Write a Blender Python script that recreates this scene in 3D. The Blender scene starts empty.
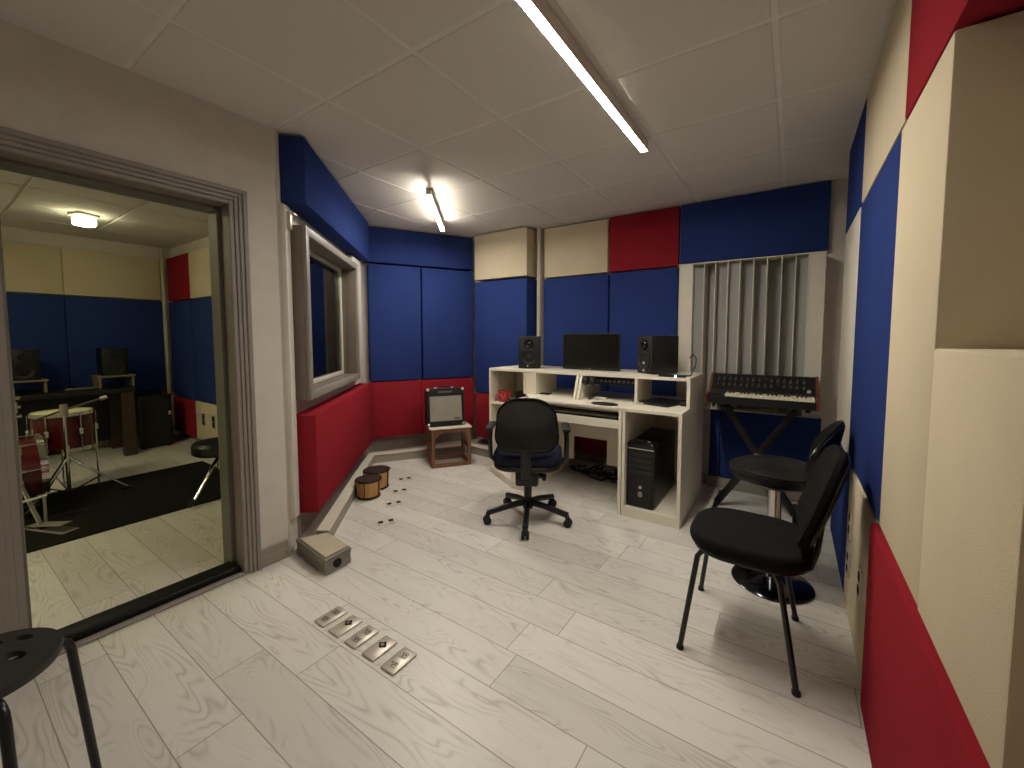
import bpy, bmesh, math, random
from mathutils import Vector, Matrix
random.seed(7)
PI = math.pi
sc = bpy.context.scene
COL = sc.collection

# ------------------------------------------------------------------ camera, world, exposure
cam_d = bpy.data.cameras.new('camera')
cam_d.sensor_fit = 'HORIZONTAL'; cam_d.sensor_width = 36.0
cam_d.lens = 36.0 * 410.046 / 1024
cam_d.shift_x = (512 - 517.57) / 1024
cam_d.shift_y = (362.955 - 384) / 1024
cam_d.clip_start = 0.02
cam = bpy.data.objects.new('camera', cam_d); COL.objects.link(cam)
cam.location = (0, 0, 1.26)
cam.rotation_euler = (math.radians(90 - 3.631), 0, math.radians(33.762))
sc.camera = cam
w = bpy.data.worlds.new('world'); sc.world = w; w.use_nodes = True
w.node_tree.nodes['Background'].inputs[0].default_value = (0.9, 0.85, 0.75, 1)
w.node_tree.nodes['Background'].inputs[1].default_value = 0.02
sc.view_settings.view_transform = 'Standard'
sc.view_settings.look = 'None'
sc.view_settings.gamma = 1.0
sc.view_settings.use_curve_mapping = False
sc.view_settings.exposure = 1.3
LAMP_MAIN, LAMP_FAR, LAMP_DRUM, LAMP_DRUM_NEAR = 84.0, 82.0, 8.0, 60.0     # emission of the LED lamps

# ------------------------------------------------------------------ materials
def srgb(r, g, b):
    f = lambda c: (c/255/12.92) if c/255 <= .04045 else ((c/255+.055)/1.055)**2.4
    return (f(r), f(g), f(b), 1)

class NT:
    def __init__(s, name):
        s.m = bpy.data.materials.new(name); s.m.use_nodes = True
        s.t = s.m.node_tree; s.n = s.t.nodes; s.b = s.n['Principled BSDF']
    def node(s, typ, **kw):
        n = s.n.new(typ)
        for k, v in kw.items(): setattr(n, k, v)
        return n
    def link(s, a, b): s.t.links.new(a, b)
    def math(s, op, a, b=None, c=None):
        n = s.node('ShaderNodeMath', operation=op)
        for i, v in enumerate((a, b, c)):
            if v is None: continue
            if hasattr(v, 'links') or hasattr(v, 'is_linked'): s.link(v, n.inputs[i])
            else: n.inputs[i].default_value = v
        return n.outputs[0]
    def mix(s, fac, a, b):
        n = s.node('ShaderNodeMix', data_type='RGBA')
        for i, v in ((0, fac), (6, a), (7, b)):
            if hasattr(v, 'is_linked'): s.link(v, n.inputs[i])
            else: n.inputs[i].default_value = v
        return n.outputs[2]
    def ramp(s, x, a, b):
        n = s.node('ShaderNodeMapRange'); n.inputs[1].default_value = a; n.inputs[2].default_value = b
        s.link(x, n.inputs[0]); return n.outputs[0]
    def noise(s, vec, scale, detail=2.0, rough=.5, dist=0.0):
        n = s.node('ShaderNodeTexNoise'); n.inputs['Scale'].default_value = scale
        n.inputs['Detail'].default_value = detail; n.inputs['Roughness'].default_value = rough
        n.inputs['Distortion'].default_value = dist
        if vec is not None: s.link(vec, n.inputs['Vector'])
        return n.outputs[0]
    def coord(s): return s.node('ShaderNodeTexCoord').outputs['Object']
    def bump(s, h, strength, dist=.01):
        n = s.node('ShaderNodeBump'); n.inputs['Strength'].default_value = strength; n.inputs['Distance'].default_value = dist
        s.link(h, n.inputs['Height']); s.link(n.outputs[0], s.b.inputs['Normal'])

def plain(name, col, rough=.5, metal=0.0, var=.06, scale=8.0, bump=0.0, bscale=200.0, spec=.5):
    t = NT(name); co = t.coord()
    n = t.noise(co, scale, 3)
    dark = tuple(c*(1-var*2) for c in col[:3])+(1,); lite = tuple(min(1, c*(1+var*2)) for c in col[:3])+(1,)
    t.link(t.mix(n, dark, lite), t.b.inputs['Base Color'])
    t.b.inputs['Roughness'].default_value = rough; t.b.inputs['Metallic'].default_value = metal
    t.b.inputs['Specular IOR Level'].default_value = spec
    if bump: t.bump(t.noise(co, bscale, 2), bump, .004)
    return t.m

def fabric(name, col):
    t = NT(name); co = t.coord()
    big = t.noise(co, 3.0, 3); fine = t.noise(co, 420, 2)
    f = t.math('ADD', t.math('MULTIPLY', big, .5), t.math('MULTIPLY', fine, .5))
    d = tuple(c*.78 for c in col[:3])+(1,); l = tuple(min(1, c*1.22) for c in col[:3])+(1,)
    t.link(t.mix(f, d, l), t.b.inputs['Base Color'])
    t.b.inputs['Roughness'].default_value = 1.0; t.b.inputs['Specular IOR Level'].default_value = .05
    t.bump(fine, .35, .003)
    return t.m

def floor_mat():
    t = NT('whitewashed_oak_planks'); co = t.coord()
    sep = t.node('ShaderNodeSeparateXYZ'); t.link(co, sep.inputs[0])
    x, y = sep.outputs[0], sep.outputs[1]
    W, L = .181, 1.22
    v = t.math('DIVIDE', t.math('SUBTRACT', y, .928-W*20), W)
    row = t.math('FLOOR', v); fv = t.math('FRACT', v)
    wn = t.node('ShaderNodeTexWhiteNoise', noise_dimensions='1D'); t.link(row, wn.inputs['W'])
    u = t.math('ADD', t.math('DIVIDE', t.math('ADD', x, 20.0), L), t.math('MULTIPLY', wn.outputs[0], 1.0))
    pl = t.math('FLOOR', u); fu = t.math('FRACT', u)
    wn2 = t.node('ShaderNodeTexWhiteNoise', noise_dimensions='2D')
    cb = t.node('ShaderNodeCombineXYZ'); t.link(row, cb.inputs[0]); t.link(pl, cb.inputs[1]); t.link(cb.outputs[0], wn2.inputs['Vector'])
    rnd = wn2.outputs[0]
    # grain: contour lines of a stretched noise, different on each plank
    gv = t.node('ShaderNodeCombineXYZ')
    t.link(t.math('ADD', t.math('MULTIPLY', x, 1.0), t.math('MULTIPLY', rnd, 37.0)), gv.inputs[0])
    t.link(t.math('MULTIPLY', y, 5.0), gv.inputs[1]); t.link(t.math('MULTIPLY', rnd, 11.0), gv.inputs[2])
    n = t.noise(gv.outputs[0], 1.9, 1.5, .35, .35)
    ring = t.math('FRACT', t.math('MULTIPLY', n, 17.0))
    line = t.math('SUBTRACT', 1.0, t.math('MULTIPLY', t.math('ABSOLUTE', t.math('SUBTRACT', ring, .5)), 2.0))
    line = t.math('POWER', line, 3.0)
    fade = t.ramp(t.noise(gv.outputs[0], 3.0, 2), .40, .62)
    line = t.math('MULTIPLY', line, fade)
    fv2 = t.node('ShaderNodeCombineXYZ'); t.link(t.math('MULTIPLY', x, 4.0), fv2.inputs[0]); t.link(t.math('MULTIPLY', y, 90.0), fv2.inputs[1]); t.link(rnd, fv2.inputs[2])
    streak = t.noise(fv2.outputs[0], 1.5, 3)
    base = t.mix(rnd, srgb(208, 204, 196), srgb(226, 222, 214))
    c = t.mix(t.math('MULTIPLY', streak, .26), base, srgb(182, 176, 166))
    c = t.mix(t.math('MULTIPLY', line, .44), c, srgb(128, 120, 108))
    e = t.math('MINIMUM', fv, t.math('SUBTRACT', 1.0, fv))
    e2 = t.math('MULTIPLY', t.math('MINIMUM', fu, t.math('SUBTRACT', 1.0, fu)), L/W)
    gap = t.math('LESS_THAN', t.math('MINIMUM', e, e2), .010)
    c = t.mix(t.math('MULTIPLY', gap, .6), c, srgb(84, 76, 64))
    t.link(c, t.b.inputs['Base Color'])
    t.b.inputs['Roughness'].default_value = .36
    t.b.inputs['Specular IOR Level'].default_value = .45
    h = t.math('SUBTRACT', t.math('MULTIPLY', line, -.25), gap)
    t.bump(h, .12, .002)
    return t.m

def tile_mat():
    t = NT('mineral_ceiling_tile'); co = t.coord()
    n = t.noise(co, 260, 3, .7); b = t.noise(co, 1.4, 3)
    c = t.mix(t.ramp(n, .3, .7), srgb(208, 203, 195), srgb(226, 221, 213))
    c = t.mix(t.math('MULTIPLY', b, .35), c, srgb(204, 197, 188))
    t.link(c, t.b.inputs['Base Color']); t.b.inputs['Roughness'].default_value = .95
    t.b.inputs['Specular IOR Level'].default_value = .1
    t.bump(n, .3, .003)
    return t.m

def wood(name, a, b, scale=3.0, axis=0):
    t = NT(name); co = t.coord()
    mp = t.node('ShaderNodeMapping'); s = [18, 18, 18]; s[axis] = 2.0
    mp.inputs['Scale'].default_value = s; t.link(co, mp.inputs[0])
    n = t.noise(mp.outputs[0], scale, 4, .6, .5)
    t.link(t.mix(t.ramp(n, .3, .7), a, b), t.b.inputs['Base Color'])
    t.b.inputs['Roughness'].default_value = .5
    return t.m

def emit(name, col, strength):
    t = NT(name); t.b.inputs['Base Color'].default_value = (.8, .8, .8, 1)
    t.b.inputs['Emission Color'].default_value = col; t.b.inputs['Emission Strength'].default_value = strength
    return t.m

def glass_mat():
    t = NT('window_glass')
    out = t.n['Material Output']
    tr = t.node('ShaderNodeBsdfTransparent'); tr.inputs[0].default_value = (.82, .86, .86, 1)
    gl = t.node('ShaderNodeBsdfGlossy'); gl.inputs['Roughness'].default_value = .02
    fr = t.node('ShaderNodeFresnel'); fr.inputs[0].default_value = 1.5
    mx = t.node('ShaderNodeMixShader'); t.link(fr.outputs[0], mx.inputs[0]); t.link(tr.outputs[0], mx.inputs[1]); t.link(gl.outputs[0], mx.inputs[2])
    t.link(mx.outputs[0], out.inputs['Surface'])
    return t.m

M = dict(
    floor=floor_mat(), tile=tile_mat(),
    tbar=plain('ceiling_grid_paint', srgb(222, 218, 210), .6),
    wall=plain('cream_wall_paint', srgb(208, 201, 191), .8, bump=.1, bscale=90),
    wallwhite=plain('white_wall_paint', srgb(216, 210, 200), .75),
    trim=plain('grey_trim_paint', srgb(140, 132, 124), .5),
    trimd=plain('grey_green_trim_paint', srgb(112, 108, 96), .45),
    jamb=plain('taupe_jamb_paint', srgb(132, 120, 112), .5),
    skirt=plain('grey_skirting_paint', srgb(150, 143, 131), .5),
    boxgrey=plain('grey_trunking', srgb(126, 119, 109), .5), boxlid=plain('tan_trunking_lid', srgb(186, 175, 152), .6),
    stoolseat=plain('charcoal_stool_plastic', srgb(36, 34, 31), .6, var=.08),
    taupe=plain('taupe_wall_shade', srgb(150, 140, 128), .7),  # shade of the lower walls put into the colour
    ledge=plain('pale_ledge_paint', srgb(205, 197, 180), .6),
    rubber=plain('black_threshold_rubber', srgb(14, 13, 12), .5, spec=.25),
    blue=fabric('royal_blue_fabric', srgb(44, 60, 116)),
    red=fabric('crimson_fabric', srgb(142, 36, 46)),
    beige=fabric('sand_fabric', srgb(210, 196, 168)),
    melamine=plain('cream_melamine', srgb(224, 216, 198), .45, var=.03),
    diffuser=plain('white_diffuser_paint', srgb(205, 198, 184), .5, var=.03),
    winframe=plain('grey_window_paint', srgb(142, 137, 128), .45),
    winside=plain('taupe_window_box', srgb(112, 102, 90), .55),
    winedge=plain('pale_window_bead', srgb(205, 200, 188), .4),
    glass=glass_mat(),
    black=plain('black_plastic', srgb(10, 10, 10), .42, var=.1),
    blackmat=plain('matt_black_plastic', srgb(17, 16, 16), .7, var=.1),
    blackgloss=plain('gloss_black_plastic', srgb(8, 8, 9), .18, var=.1),
    blackfab=plain('black_upholstery', srgb(17, 15, 15), .9, var=.12, bump=.3, bscale=500, spec=.2),
    navyfab=plain('navy_upholstery', srgb(28, 30, 48), .9, var=.12, bump=.3, bscale=500, spec=.2),
    vinyl=plain('black_vinyl', srgb(11, 11, 11), .38, var=.1, bump=.15, bscale=60),
    blackmetal=plain('black_painted_steel', srgb(9, 9, 9), .35, var=.1),
    chrome=plain('chrome', srgb(205, 203, 198), .12, 1.0, .02),
    darkchrome=plain('smoked_chrome', srgb(70, 72, 78), .12, 1.0, .02),
    steel=plain('brushed_steel', srgb(206, 199, 186), .38, .55, .05),
    steeldark=plain('worn_steel_face', srgb(158, 150, 138), .45, .5, .08),
    alu=plain('lamp_aluminium', srgb(150, 146, 138), .4, .6),
    hole=plain('dark_hole', srgb(16, 13, 11), .9),
    grille=plain('silver_grille_cloth', srgb(150, 145, 132), .9, var=.06, bump=.5, bscale=700),
    stoolwood=wood('brown_stool_wood', srgb(96, 62, 40), srgb(132, 90, 60), axis=2),
    bongo=wood('pale_bongo_wood', srgb(168, 122, 62), srgb(206, 164, 98), axis=2),
    bongoskin=plain('dark_brown_drum_skin', srgb(52, 26, 22), .6),
    synthwood=wood('red_brown_cheek_wood', srgb(78, 36, 20), srgb(112, 56, 32), axis=1),
    key=plain('ivory_key', srgb(226, 216, 190), .35),
    knob=plain('grey_knob', srgb(92, 90, 92), .4),
    whiteplastic=plain('white_plastic', srgb(214, 208, 196), .4),
    paper=plain('paper', srgb(205, 196, 180), .8),
    redplastic=plain('red_glaze', srgb(170, 34, 36), .35),
    pink=plain('pink_glaze', srgb(206, 96, 92), .4),
    browndish=plain('dark_brown_leather', srgb(38, 26, 16), .5),
    drumred=plain('dark_red_lacquer', srgb(74, 14, 14), .2, var=.1),
    drumhead=plain('cream_drum_head', srgb(214, 210, 172), .6, var=.03),
    rug=plain('black_rug_pile', srgb(28, 27, 22), .95, var=.15, bump=.6, bscale=400, spec=.1),
    darkwood=wood('dark_brown_wood', srgb(44, 30, 20), srgb(66, 46, 32), axis=2),
    tanwood=wood('tan_shelf_wood', srgb(120, 106, 78), srgb(140, 124, 92), axis=1),
    screen=plain('screen_glass', srgb(7, 7, 7), .25, var=.05),
    cone=plain('speaker_cone', srgb(19, 18, 18), .55),
    lampmain=emit('opal_lamp_main', (1.0, .935, .82, 1), LAMP_MAIN),
    lampfar=emit('opal_lamp_far', (1.0, .935, .82, 1), LAMP_FAR),
    lampdrum=emit('opal_lamp_drum', (1.0, .95, .58, 1), LAMP_DRUM),
    lampdrumnear=emit('opal_lamp_drum_near', (1.0, .95, .58, 1), LAMP_DRUM_NEAR),
    cyan=emit('cyan_indicator', (.25, .9, 1, 1), 3.0),
    wellshade=plain('shaded_well_board', srgb(158, 157, 152), .6, var=.04),  # greyer than the fins: shade inside the deep wells put into the colour
    conduit=plain('white_conduit', srgb(206, 198, 182), .5),
)

# ------------------------------------------------------------------ mesh helpers
class MB:
    def __init__(s): s.bm = bmesh.new()
    def add(s, bm2, mat=None):
        if mat is not None: bmesh.ops.transform(bm2, matrix=mat, verts=bm2.verts)
        me = bpy.data.meshes.new('tmp'); bm2.to_mesh(me); bm2.free(); s.bm.from_mesh(me); bpy.data.meshes.remove(me)
        return s
    def box(s, x0, x1, y0, y1, z0, z1, bev=0.0, seg=2, mat=None):
        b = bmesh.new(); bmesh.ops.create_cube(b, size=1)
        for v in b.verts: v.co = Vector(((x0+x1)/2+v.co.x*(x1-x0), (y0+y1)/2+v.co.y*(y1-y0), (z0+z1)/2+v.co.z*(z1-z0)))
        if bev: bmesh.ops.bevel(b, geom=b.edges[:], offset=bev, segments=seg, affect='EDGES', profile=.5)
        return s.add(b, mat)
    def prism(s, pts, z0, z1, bev=0.0, seg=2, mat=None):
        b = bmesh.new()
        lo = [b.verts.new((p[0], p[1], z0)) for p in pts]; hi = [b.verts.new((p[0], p[1], z1)) for p in pts]
        n = len(pts)
        b.faces.new(lo[::-1]); b.faces.new(hi)
        for i in range(n): b.faces.new((lo[i], lo[(i+1) % n], hi[(i+1) % n], hi[i]))
        bmesh.ops.recalc_face_normals(b, faces=b.faces[:])
        if bev: bmesh.ops.bevel(b, geom=b.edges[:], offset=bev, segments=seg, affect='EDGES', profile=.5)
        return s.add(b, mat)
    def cyl(s, p0, p1, r0, r1=None, n=20, bev=0.0):
        p0, p1 = Vector(p0), Vector(p1); r1 = r0 if r1 is None else r1
        b = bmesh.new(); d = p1-p0
        bmesh.ops.create_cone(b, cap_ends=True, segments=n, radius1=r0, radius2=r1, depth=d.length)
        if bev:
            es = [e for e in b.edges if any(len(f.verts) > 4 for f in e.link_faces)]
            bmesh.ops.bevel(b, geom=es, offset=bev, segments=2, affect='EDGES', profile=.5)
        mat = Matrix.Translation((p0+p1)/2) @ d.to_track_quat('Z', 'Y').to_matrix().to_4x4()
        return s.add(b, mat)
    def tube(s, pts, r, n=10, closed=False, rb=None):
        """round tube (or flattened when rb is given) through points"""
        pts = [Vector(p) for p in pts]; b = bmesh.new(); rings = []; N = len(pts); up = None
        for i, p in enumerate(pts):
            if closed: t = pts[(i+1) % N]-pts[i-1]
            else: t = pts[min(i+1, N-1)]-pts[max(i-1, 0)]
            t.normalize()
            if up is None:
                up = Vector((0, 0, 1)) if abs(t.z) < .9 else Vector((1, 0, 0))
            a = up-t*up.dot(t); a.normalize(); c = t.cross(a); up = a
            rings.append([b.verts.new(p+a*math.cos(k*2*PI/n)*r+c*math.sin(k*2*PI/n)*(rb or r)) for k in range(n)])
        for i in range(N if closed else N-1):
            A, B = rings[i], rings[(i+1) % N]
            for k in range(n): b.faces.new((A[k], A[(k+1) % n], B[(k+1) % n], B[k]))
        if not closed: b.faces.new(rings[0][::-1]); b.faces.new(rings[-1])
        bmesh.ops.recalc_face_normals(b, faces=b.faces[:])
        return s.add(b)
    def lathe(s, prof, center=(0, 0, 0), n=32, mat=None, sx=1, sy=1):
        b = bmesh.new(); rings = []
        for r, z in prof:
            if r < 1e-6: rings.append([b.verts.new((0, 0, z))])
            else: rings.append([b.verts.new((r*math.cos(k*2*PI/n)*sx, r*math.sin(k*2*PI/n)*sy, z)) for k in range(n)])
        for A, B in zip(rings, rings[1:]):
            if len(A) == 1 and len(B) == 1: continue
            for k in range(n):
                q = (k+1) % n
                if len(A) == 1: b.faces.new((A[0], B[q], B[k]))
                elif len(B) == 1: b.faces.new((A[k], A[q], B[0]))
                else: b.faces.new((A[k], A[q], B[q], B[k]))
        bmesh.ops.recalc_face_normals(b, faces=b.faces[:])
        m4 = Matrix.Translation(center)
        return s.add(b, m4 @ mat if mat is not None else m4)
    def ring(s, c, R, r, axis='Z', n=36, k=8):
        pts = []
        for i in range(n):
            a = 2*PI*i/n; u, v = R*math.cos(a), R*math.sin(a)
            pts.append({'Z': (c[0]+u, c[1]+v, c[2]), 'Y': (c[0]+u, c[1], c[2]+v), 'X': (c[0], c[1]+u, c[2]+v)}[axis])
        return s.tube(pts, r, k, closed=True)
    def xf(s, mat): bmesh.ops.transform(s.bm, matrix=mat, verts=s.bm.verts); return s
    def build(s, name, mat, parent=None, smooth=True, subsurf=0):
        me = bpy.data.meshes.new(name)
        if parent is not None:
            inv = parent_world(parent).inverted()
            bmesh.ops.transform(s.bm, matrix=inv, verts=s.bm.verts)
        s.bm.to_mesh(me); s.bm.free()
        if smooth:
            me.polygons.foreach_set('use_smooth', [True]*len(me.polygons))
            me.set_sharp_from_angle(angle=math.radians(35))
        me.materials.append(M[mat] if isinstance(mat, str) else mat)
        o = bpy.data.objects.new(name, me); COL.objects.link(o)
        if parent is not None: o.parent = parent
        if subsurf:
            md = o.modifiers.new('subdivision', 'SUBSURF'); md.levels = subsurf; md.render_levels = subsurf
        return o
    def build_local(s, name, mat, parent):
        """vertices already in the parent's own frame"""
        me = bpy.data.meshes.new(name); s.bm.to_mesh(me); s.bm.free()
        me.polygons.foreach_set('use_smooth', [True]*len(me.polygons)); me.set_sharp_from_angle(angle=math.radians(35))
        me.materials.append(M[mat]); o = bpy.data.objects.new(name, me); COL.objects.link(o); o.parent = parent
        return o

def parent_world(o):
    m = Matrix.LocRotScale(o.location, o.rotation_euler, None)
    return parent_world(o.parent) @ m if o.parent else m

def tag(o, label, cat, group=None, kind=None):
    o['label'] = label; o['category'] = cat
    if group: o['group'] = group
    if kind: o['kind'] = kind
    return o
def thing(name, label, cat, loc=(0, 0, 0), rz=0.0, group=None):
    o = bpy.data.objects.new(name, None); COL.objects.link(o); o.empty_display_size = .05
    o.location = loc; o.rotation_euler = (0, 0, rz)
    return tag(o, label, cat, group)
def struct(o, label, cat): o['kind'] = 'structure'; o['label'] = label; o['category'] = cat; return o
def copy_thing(o, loc=None, rz=None, label=None, group=None, parent=None):
    c = o.copy(); COL.objects.link(c)
    if parent is not None: c.parent = parent
    if loc is not None: c.location = loc
    if rz is not None: c.rotation_euler = (0, 0, rz)
    if label: c['label'] = label
    if group: c['group'] = group
    for ch in list(o.children): copy_thing(ch, parent=c)
    return c
def frame(origin, xdir):
    """local frame: +x along xdir (in the floor plane), z up"""
    x = Vector((xdir[0], xdir[1], 0)).normalized(); y = Vector((-x.y, x.x, 0))
    m = Matrix.Identity(4)
    for i in range(3): m[i][0] = x[i]; m[i][1] = y[i]; m[i][2] = (0, 0, 1)[i]; m[i][3] = origin[i]
    return m
def arc(c, r, a0, a1, n): return [(c[0]+r*math.cos(a0+(a1-a0)*i/n), c[1]+r*math.sin(a0+(a1-a0)*i/n)) for i in range(n+1)]
def rrect(x0, x1, y0, y1, r, n=5):
    return (arc((x1-r, y1-r), r, 0, PI/2, n)+arc((x0+r, y1-r), r, PI/2, PI, n)+arc((x0+r, y0+r), r, PI, 1.5*PI, n)+arc((x1-r, y0+r), r, 1.5*PI, 2*PI, n))

ZC = 2.386
XL = -2.376          # face of the left wall
YB = 3.80            # face of the back wall
XR = 0.45            # face of the right wall behind its panels
YR = -1.3            # rear wall
th = math.radians(42.7); U = Vector((-math.sin(th), math.cos(th), 0)); NW = Vector((math.cos(th), math.sin(th), 0))
P0 = Vector((-2.37, 1.18, 0))
ph = math.radians(28.5); UA = Vector((math.sin(ph), math.cos(ph), 0)); NA = Vector((math.cos(ph), -math.sin(ph), 0))
Q0 = Vector((-3.577, 2.685, 0))
WIN = frame(P0, U)        # x = s along the window wall, y = -d (towards the wall); room side is -y
ANG = frame(Q0, UA)       # room side is -y
def wbox(mb, s0, s1, d0, d1, z0, z1, bev=0.0): return mb.box(s0, s1, -d1, -d0, z0, z1, bev, mat=WIN)
def abox(mb, t0, t1, d0, d1, z0, z1, bev=0.0): return mb.box(t0, t1, -d1, -d0, z0, z1, bev, mat=ANG)
KX = (-3.73, 2.654); LX = (-3.107, 3.80)

# ------------------------------------------------------------------ the shell
b = MB(); b.box(-6.75, .6, YR-.1, 4.0, -.1, 0); struct(b.build('floor', 'floor', smooth=False), 'whitewashed oak plank floor', 'floor')

# studio ceiling: dropped mineral tiles in a T-bar grid
def in_room(cx, cy):
    if cx > XR or cy > YB+.5 or cy < YR-.5: return False
    if cx > XL-.3: return True
    q = (Vector((cx, cy, 0))-P0)
    return q.dot(NW) > -.42 and cy > 1.0 and (Vector((cx, cy, 0))-Q0).dot(NA) > -.5
b = MB()
xs = [-.09-.6*k for k in range(-1, 7)]; ys = [1.18+.6*k for k in range(-5, 6)]
for X in xs:
    for Y in ys:
        x0, x1, y0, y1 = X-.589, X-.011, Y+.011, Y+.589
        if not in_room((x0+x1)/2, (y0+y1)/2): continue
        x0 = max(x0, XL-.02) if (Y < .9) else x0
        x1 = min(x1, XR+.03); y1 = min(y1, YB+.04)
        if x1-x0 < .05 or y1-y0 < .05: continue
        b.box(x0, x1, y0, y1, ZC, ZC+.03, .003, 1)
ceil = struct(b.build('ceiling', 'tile'), 'dropped ceiling of pale mineral tiles', 'ceiling')
b = MB()
for X in xs: b.box(X-.012, X+.012, YR if X > XL else 1.2, YB, ZC+.0035, ZC+.028)
for Y in ys:
    x0 = XL if Y < 1.1 else -3.9
    b.box(x0, XR, Y-.012, Y+.012, ZC+.003, ZC+.027)
b.build('grid_bar', 'tbar', ceil)
b = MB(); b.prism([(XL-.02, YR), (XR+.1, YR), (XR+.1, YB+.1), (LX[0]-.1, YB+.1), (KX[0]-.15, KX[1]), (XL-.05, 1.15)], ZC+.031, ZC+.08)
b.build('slab', 'tile', ceil)

# left wall with the doorway into the drum room
DY0, DY1, DZ = .205, .94, 1.925
def wall_left(y0, y1, z0, z1, mb): mb.box(XL-.2, XL, y0, y1, z0, z1)
b = MB(); wall_left(YR, DY0-.02, 0, ZC+.05, b); wall_left(DY1+.02, 1.18, 0, ZC+.05, b); wall_left(DY0-.02, DY1+.02, DZ+.02, ZC+.05, b)
struct(b.build('wall_left', 'wall', smooth=False), 'cream wall with the doorway to the drum room', 'wall')
# window wall (splayed)
S0, S1, WZ0, WZ1 = .131, 1.369, .921, 1.869
b = MB()
for s0, s1, z0, z1 in ((0, S0, 0, ZC+.05), (S1, 2.0, 0, ZC+.05), (S0, S1, 0, WZ0), (S0, S1, WZ1, ZC+.05)): wbox(b, s0, s1, -.14, 0, z0, z1)
struct(b.build('wall_window', 'wallwhite', smooth=False), 'splayed white wall holding the studio window', 'wall')
b = MB(); abox(b, -.22, 1.3, -.22, -.12, 0, ZC+.05)
struct(b.build('wall_corner', 'wallwhite', smooth=False), 'splayed white wall across the far left corner', 'wall')
b = MB(); b.box(-3.25, XR+.1, YB, YB+.1, 0, ZC+.05); struct(b.build('wall_back', 'wall', smooth=False), 'cream back wall behind the desk', 'wall')
b = MB(); b.box(XR, XR+.1, YR, YB, 0, ZC+.05); struct(b.build('wall_right', 'wallwhite', smooth=False), 'right wall behind thick panels', 'wall')
b = MB(); b.box(XL-.2, XR+.1, YR-.1, YR, 0, ZC+.05); struct(b.build('wall_rear', 'wall', smooth=False), 'cream wall behind the camera', 'wall')

# door 1: stepped grey casing, jamb and black threshold
door = thing('door_1', 'open doorway with stepped grey casing leading to the drum room', 'doorway', (XL, .57, 0)); door['kind'] = 'structure'
b = MB()
prof = [(0, .026, .085), (.022, .020, .085), (.040, .026, .085)]
def casing(mb, a, bb, t):   # a stepped band between inner offset a and outer offset bb, thickness t
    mb.box(XL, XL+t, DY1+a, DY1+bb, 0, DZ+bb, .003, 1)
    mb.box(XL, XL+(.03 if t > .02 else t*.0+.029), DY0-bb, DY0-a, 0, DZ+bb)
    mb.box(XL, XL+t, DY0-a, DY1+a, DZ+a, DZ+bb, .003, 1)
casing(b, 0, .020, .012); casing(b, .0205, .038, .018); casing(b, .0385, .056, .024); casing(b, .0565, .078, .030)
b.build('casing', 'trim', door)
b = MB()
b.box(XL-.09, XL, DY1, DY1+.02, 0, DZ+.02); b.box(XL-.09, XL, DY0-.02, DY0, 0, DZ+.02); b.box(XL-.09, XL, DY0, DY1, DZ, DZ+.02)
b.build('jamb', 'jamb', door)
b = MB()
b.box(XL-.2, XL-.09, DY1-.018, DY1+.02, 0, DZ+.02, .004, 1); b.box(XL-.2, XL-.09, DY0-.02, DY0+.02, 0, DZ+.02, .004, 1); b.box(XL-.2, XL-.09, DY0+.02, DY1-.018, DZ-.018, DZ+.02, .004, 1)
b.build('stop', 'trimd', door)
b = MB(); b.box(XL-.135, XL-.025, DY0, DY1-.0005, .0, .045, .016, 3); b.build('threshold', 'rubber', door)
b = MB(); b.box(XL-.024, XL+.012, DY0, DY1, 0, .014, .004, 1); b.build('sill_strip', 'trim', door)
b = MB(); b.box(XL-.088, XL-.03, DY0-.0005, DY0+.004, .16, .27, .002, 1); b.build('strike_plate', 'steel', door)

# skirtings, painted shade strips and the raised cable ledge along the splayed walls
b = MB(); b.box(XL, XL+.012, DY1+.079, 1.168, 0, .10, .003, 1); b.box(XL+.0121, XL+.02, DY1+.079, 1.168, 0, .06, .003, 1)
struct(b.build('baseboard_left', 'skirt'), 'grey skirting beside the doorway', 'skirting')
fr_ = [(-2.30, 1.375), (-3.427, 2.547), (-2.896, 3.36), (-2.33, 3.31)]
bk_ = [(-2.33, 3.39), (-2.945, 3.445), (-3.530, 2.548), (-2.365, 1.335)]
b = MB(); b.prism(fr_+bk_, 0, .078); o = struct(b.build('trim_1', 'skirt', smooth=False), 'raised grey cable ledge along the splayed walls', 'ledge')
b = MB(); b.prism([(-2.295, 1.375), (-3.420, 2.547), (-2.890, 3.352), (-2.325, 3.302)]+bk_, .0785, .088, .002, 1); b.build('ledge_top', 'ledge', o)
b = MB(); b.prism(bk_[::-1]+[(-2.33, 3.795), (-3.10, 3.795), (-3.715, 2.655), (-2.44, 1.27)], 0, .045); b.build('trough_shade_fill', 'taupe', o)  # taupe fill painting the gap behind the ledge as shaded
b = MB(); wbox(b, .12, 1.93, .0005, .018, .0455, .20); abox(b, -.18, 1.24, -.1195, -.10, .0455, .195); o = struct(b.build('wall_shade_strip', 'taupe', smooth=False), 'taupe strips painting in the wall shade under the red boxes', 'skirting')  # added strips, darker than the wall to paint its shade under the boxes
b = MB(); b.box(-.56, XR, YB-.075, YB, 0, .085, .004, 1); struct(b.build('baseboard_back', 'skirt'), 'grey skirting under the blue panel behind the keyboard', 'skirting')
b = MB(); b.box(-2.2, -.58, YB-.02, YB, 0, .085, .004, 1); struct(b.build('baseboard_desk', 'skirt'), 'grey skirting behind the desk', 'skirting')

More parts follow.
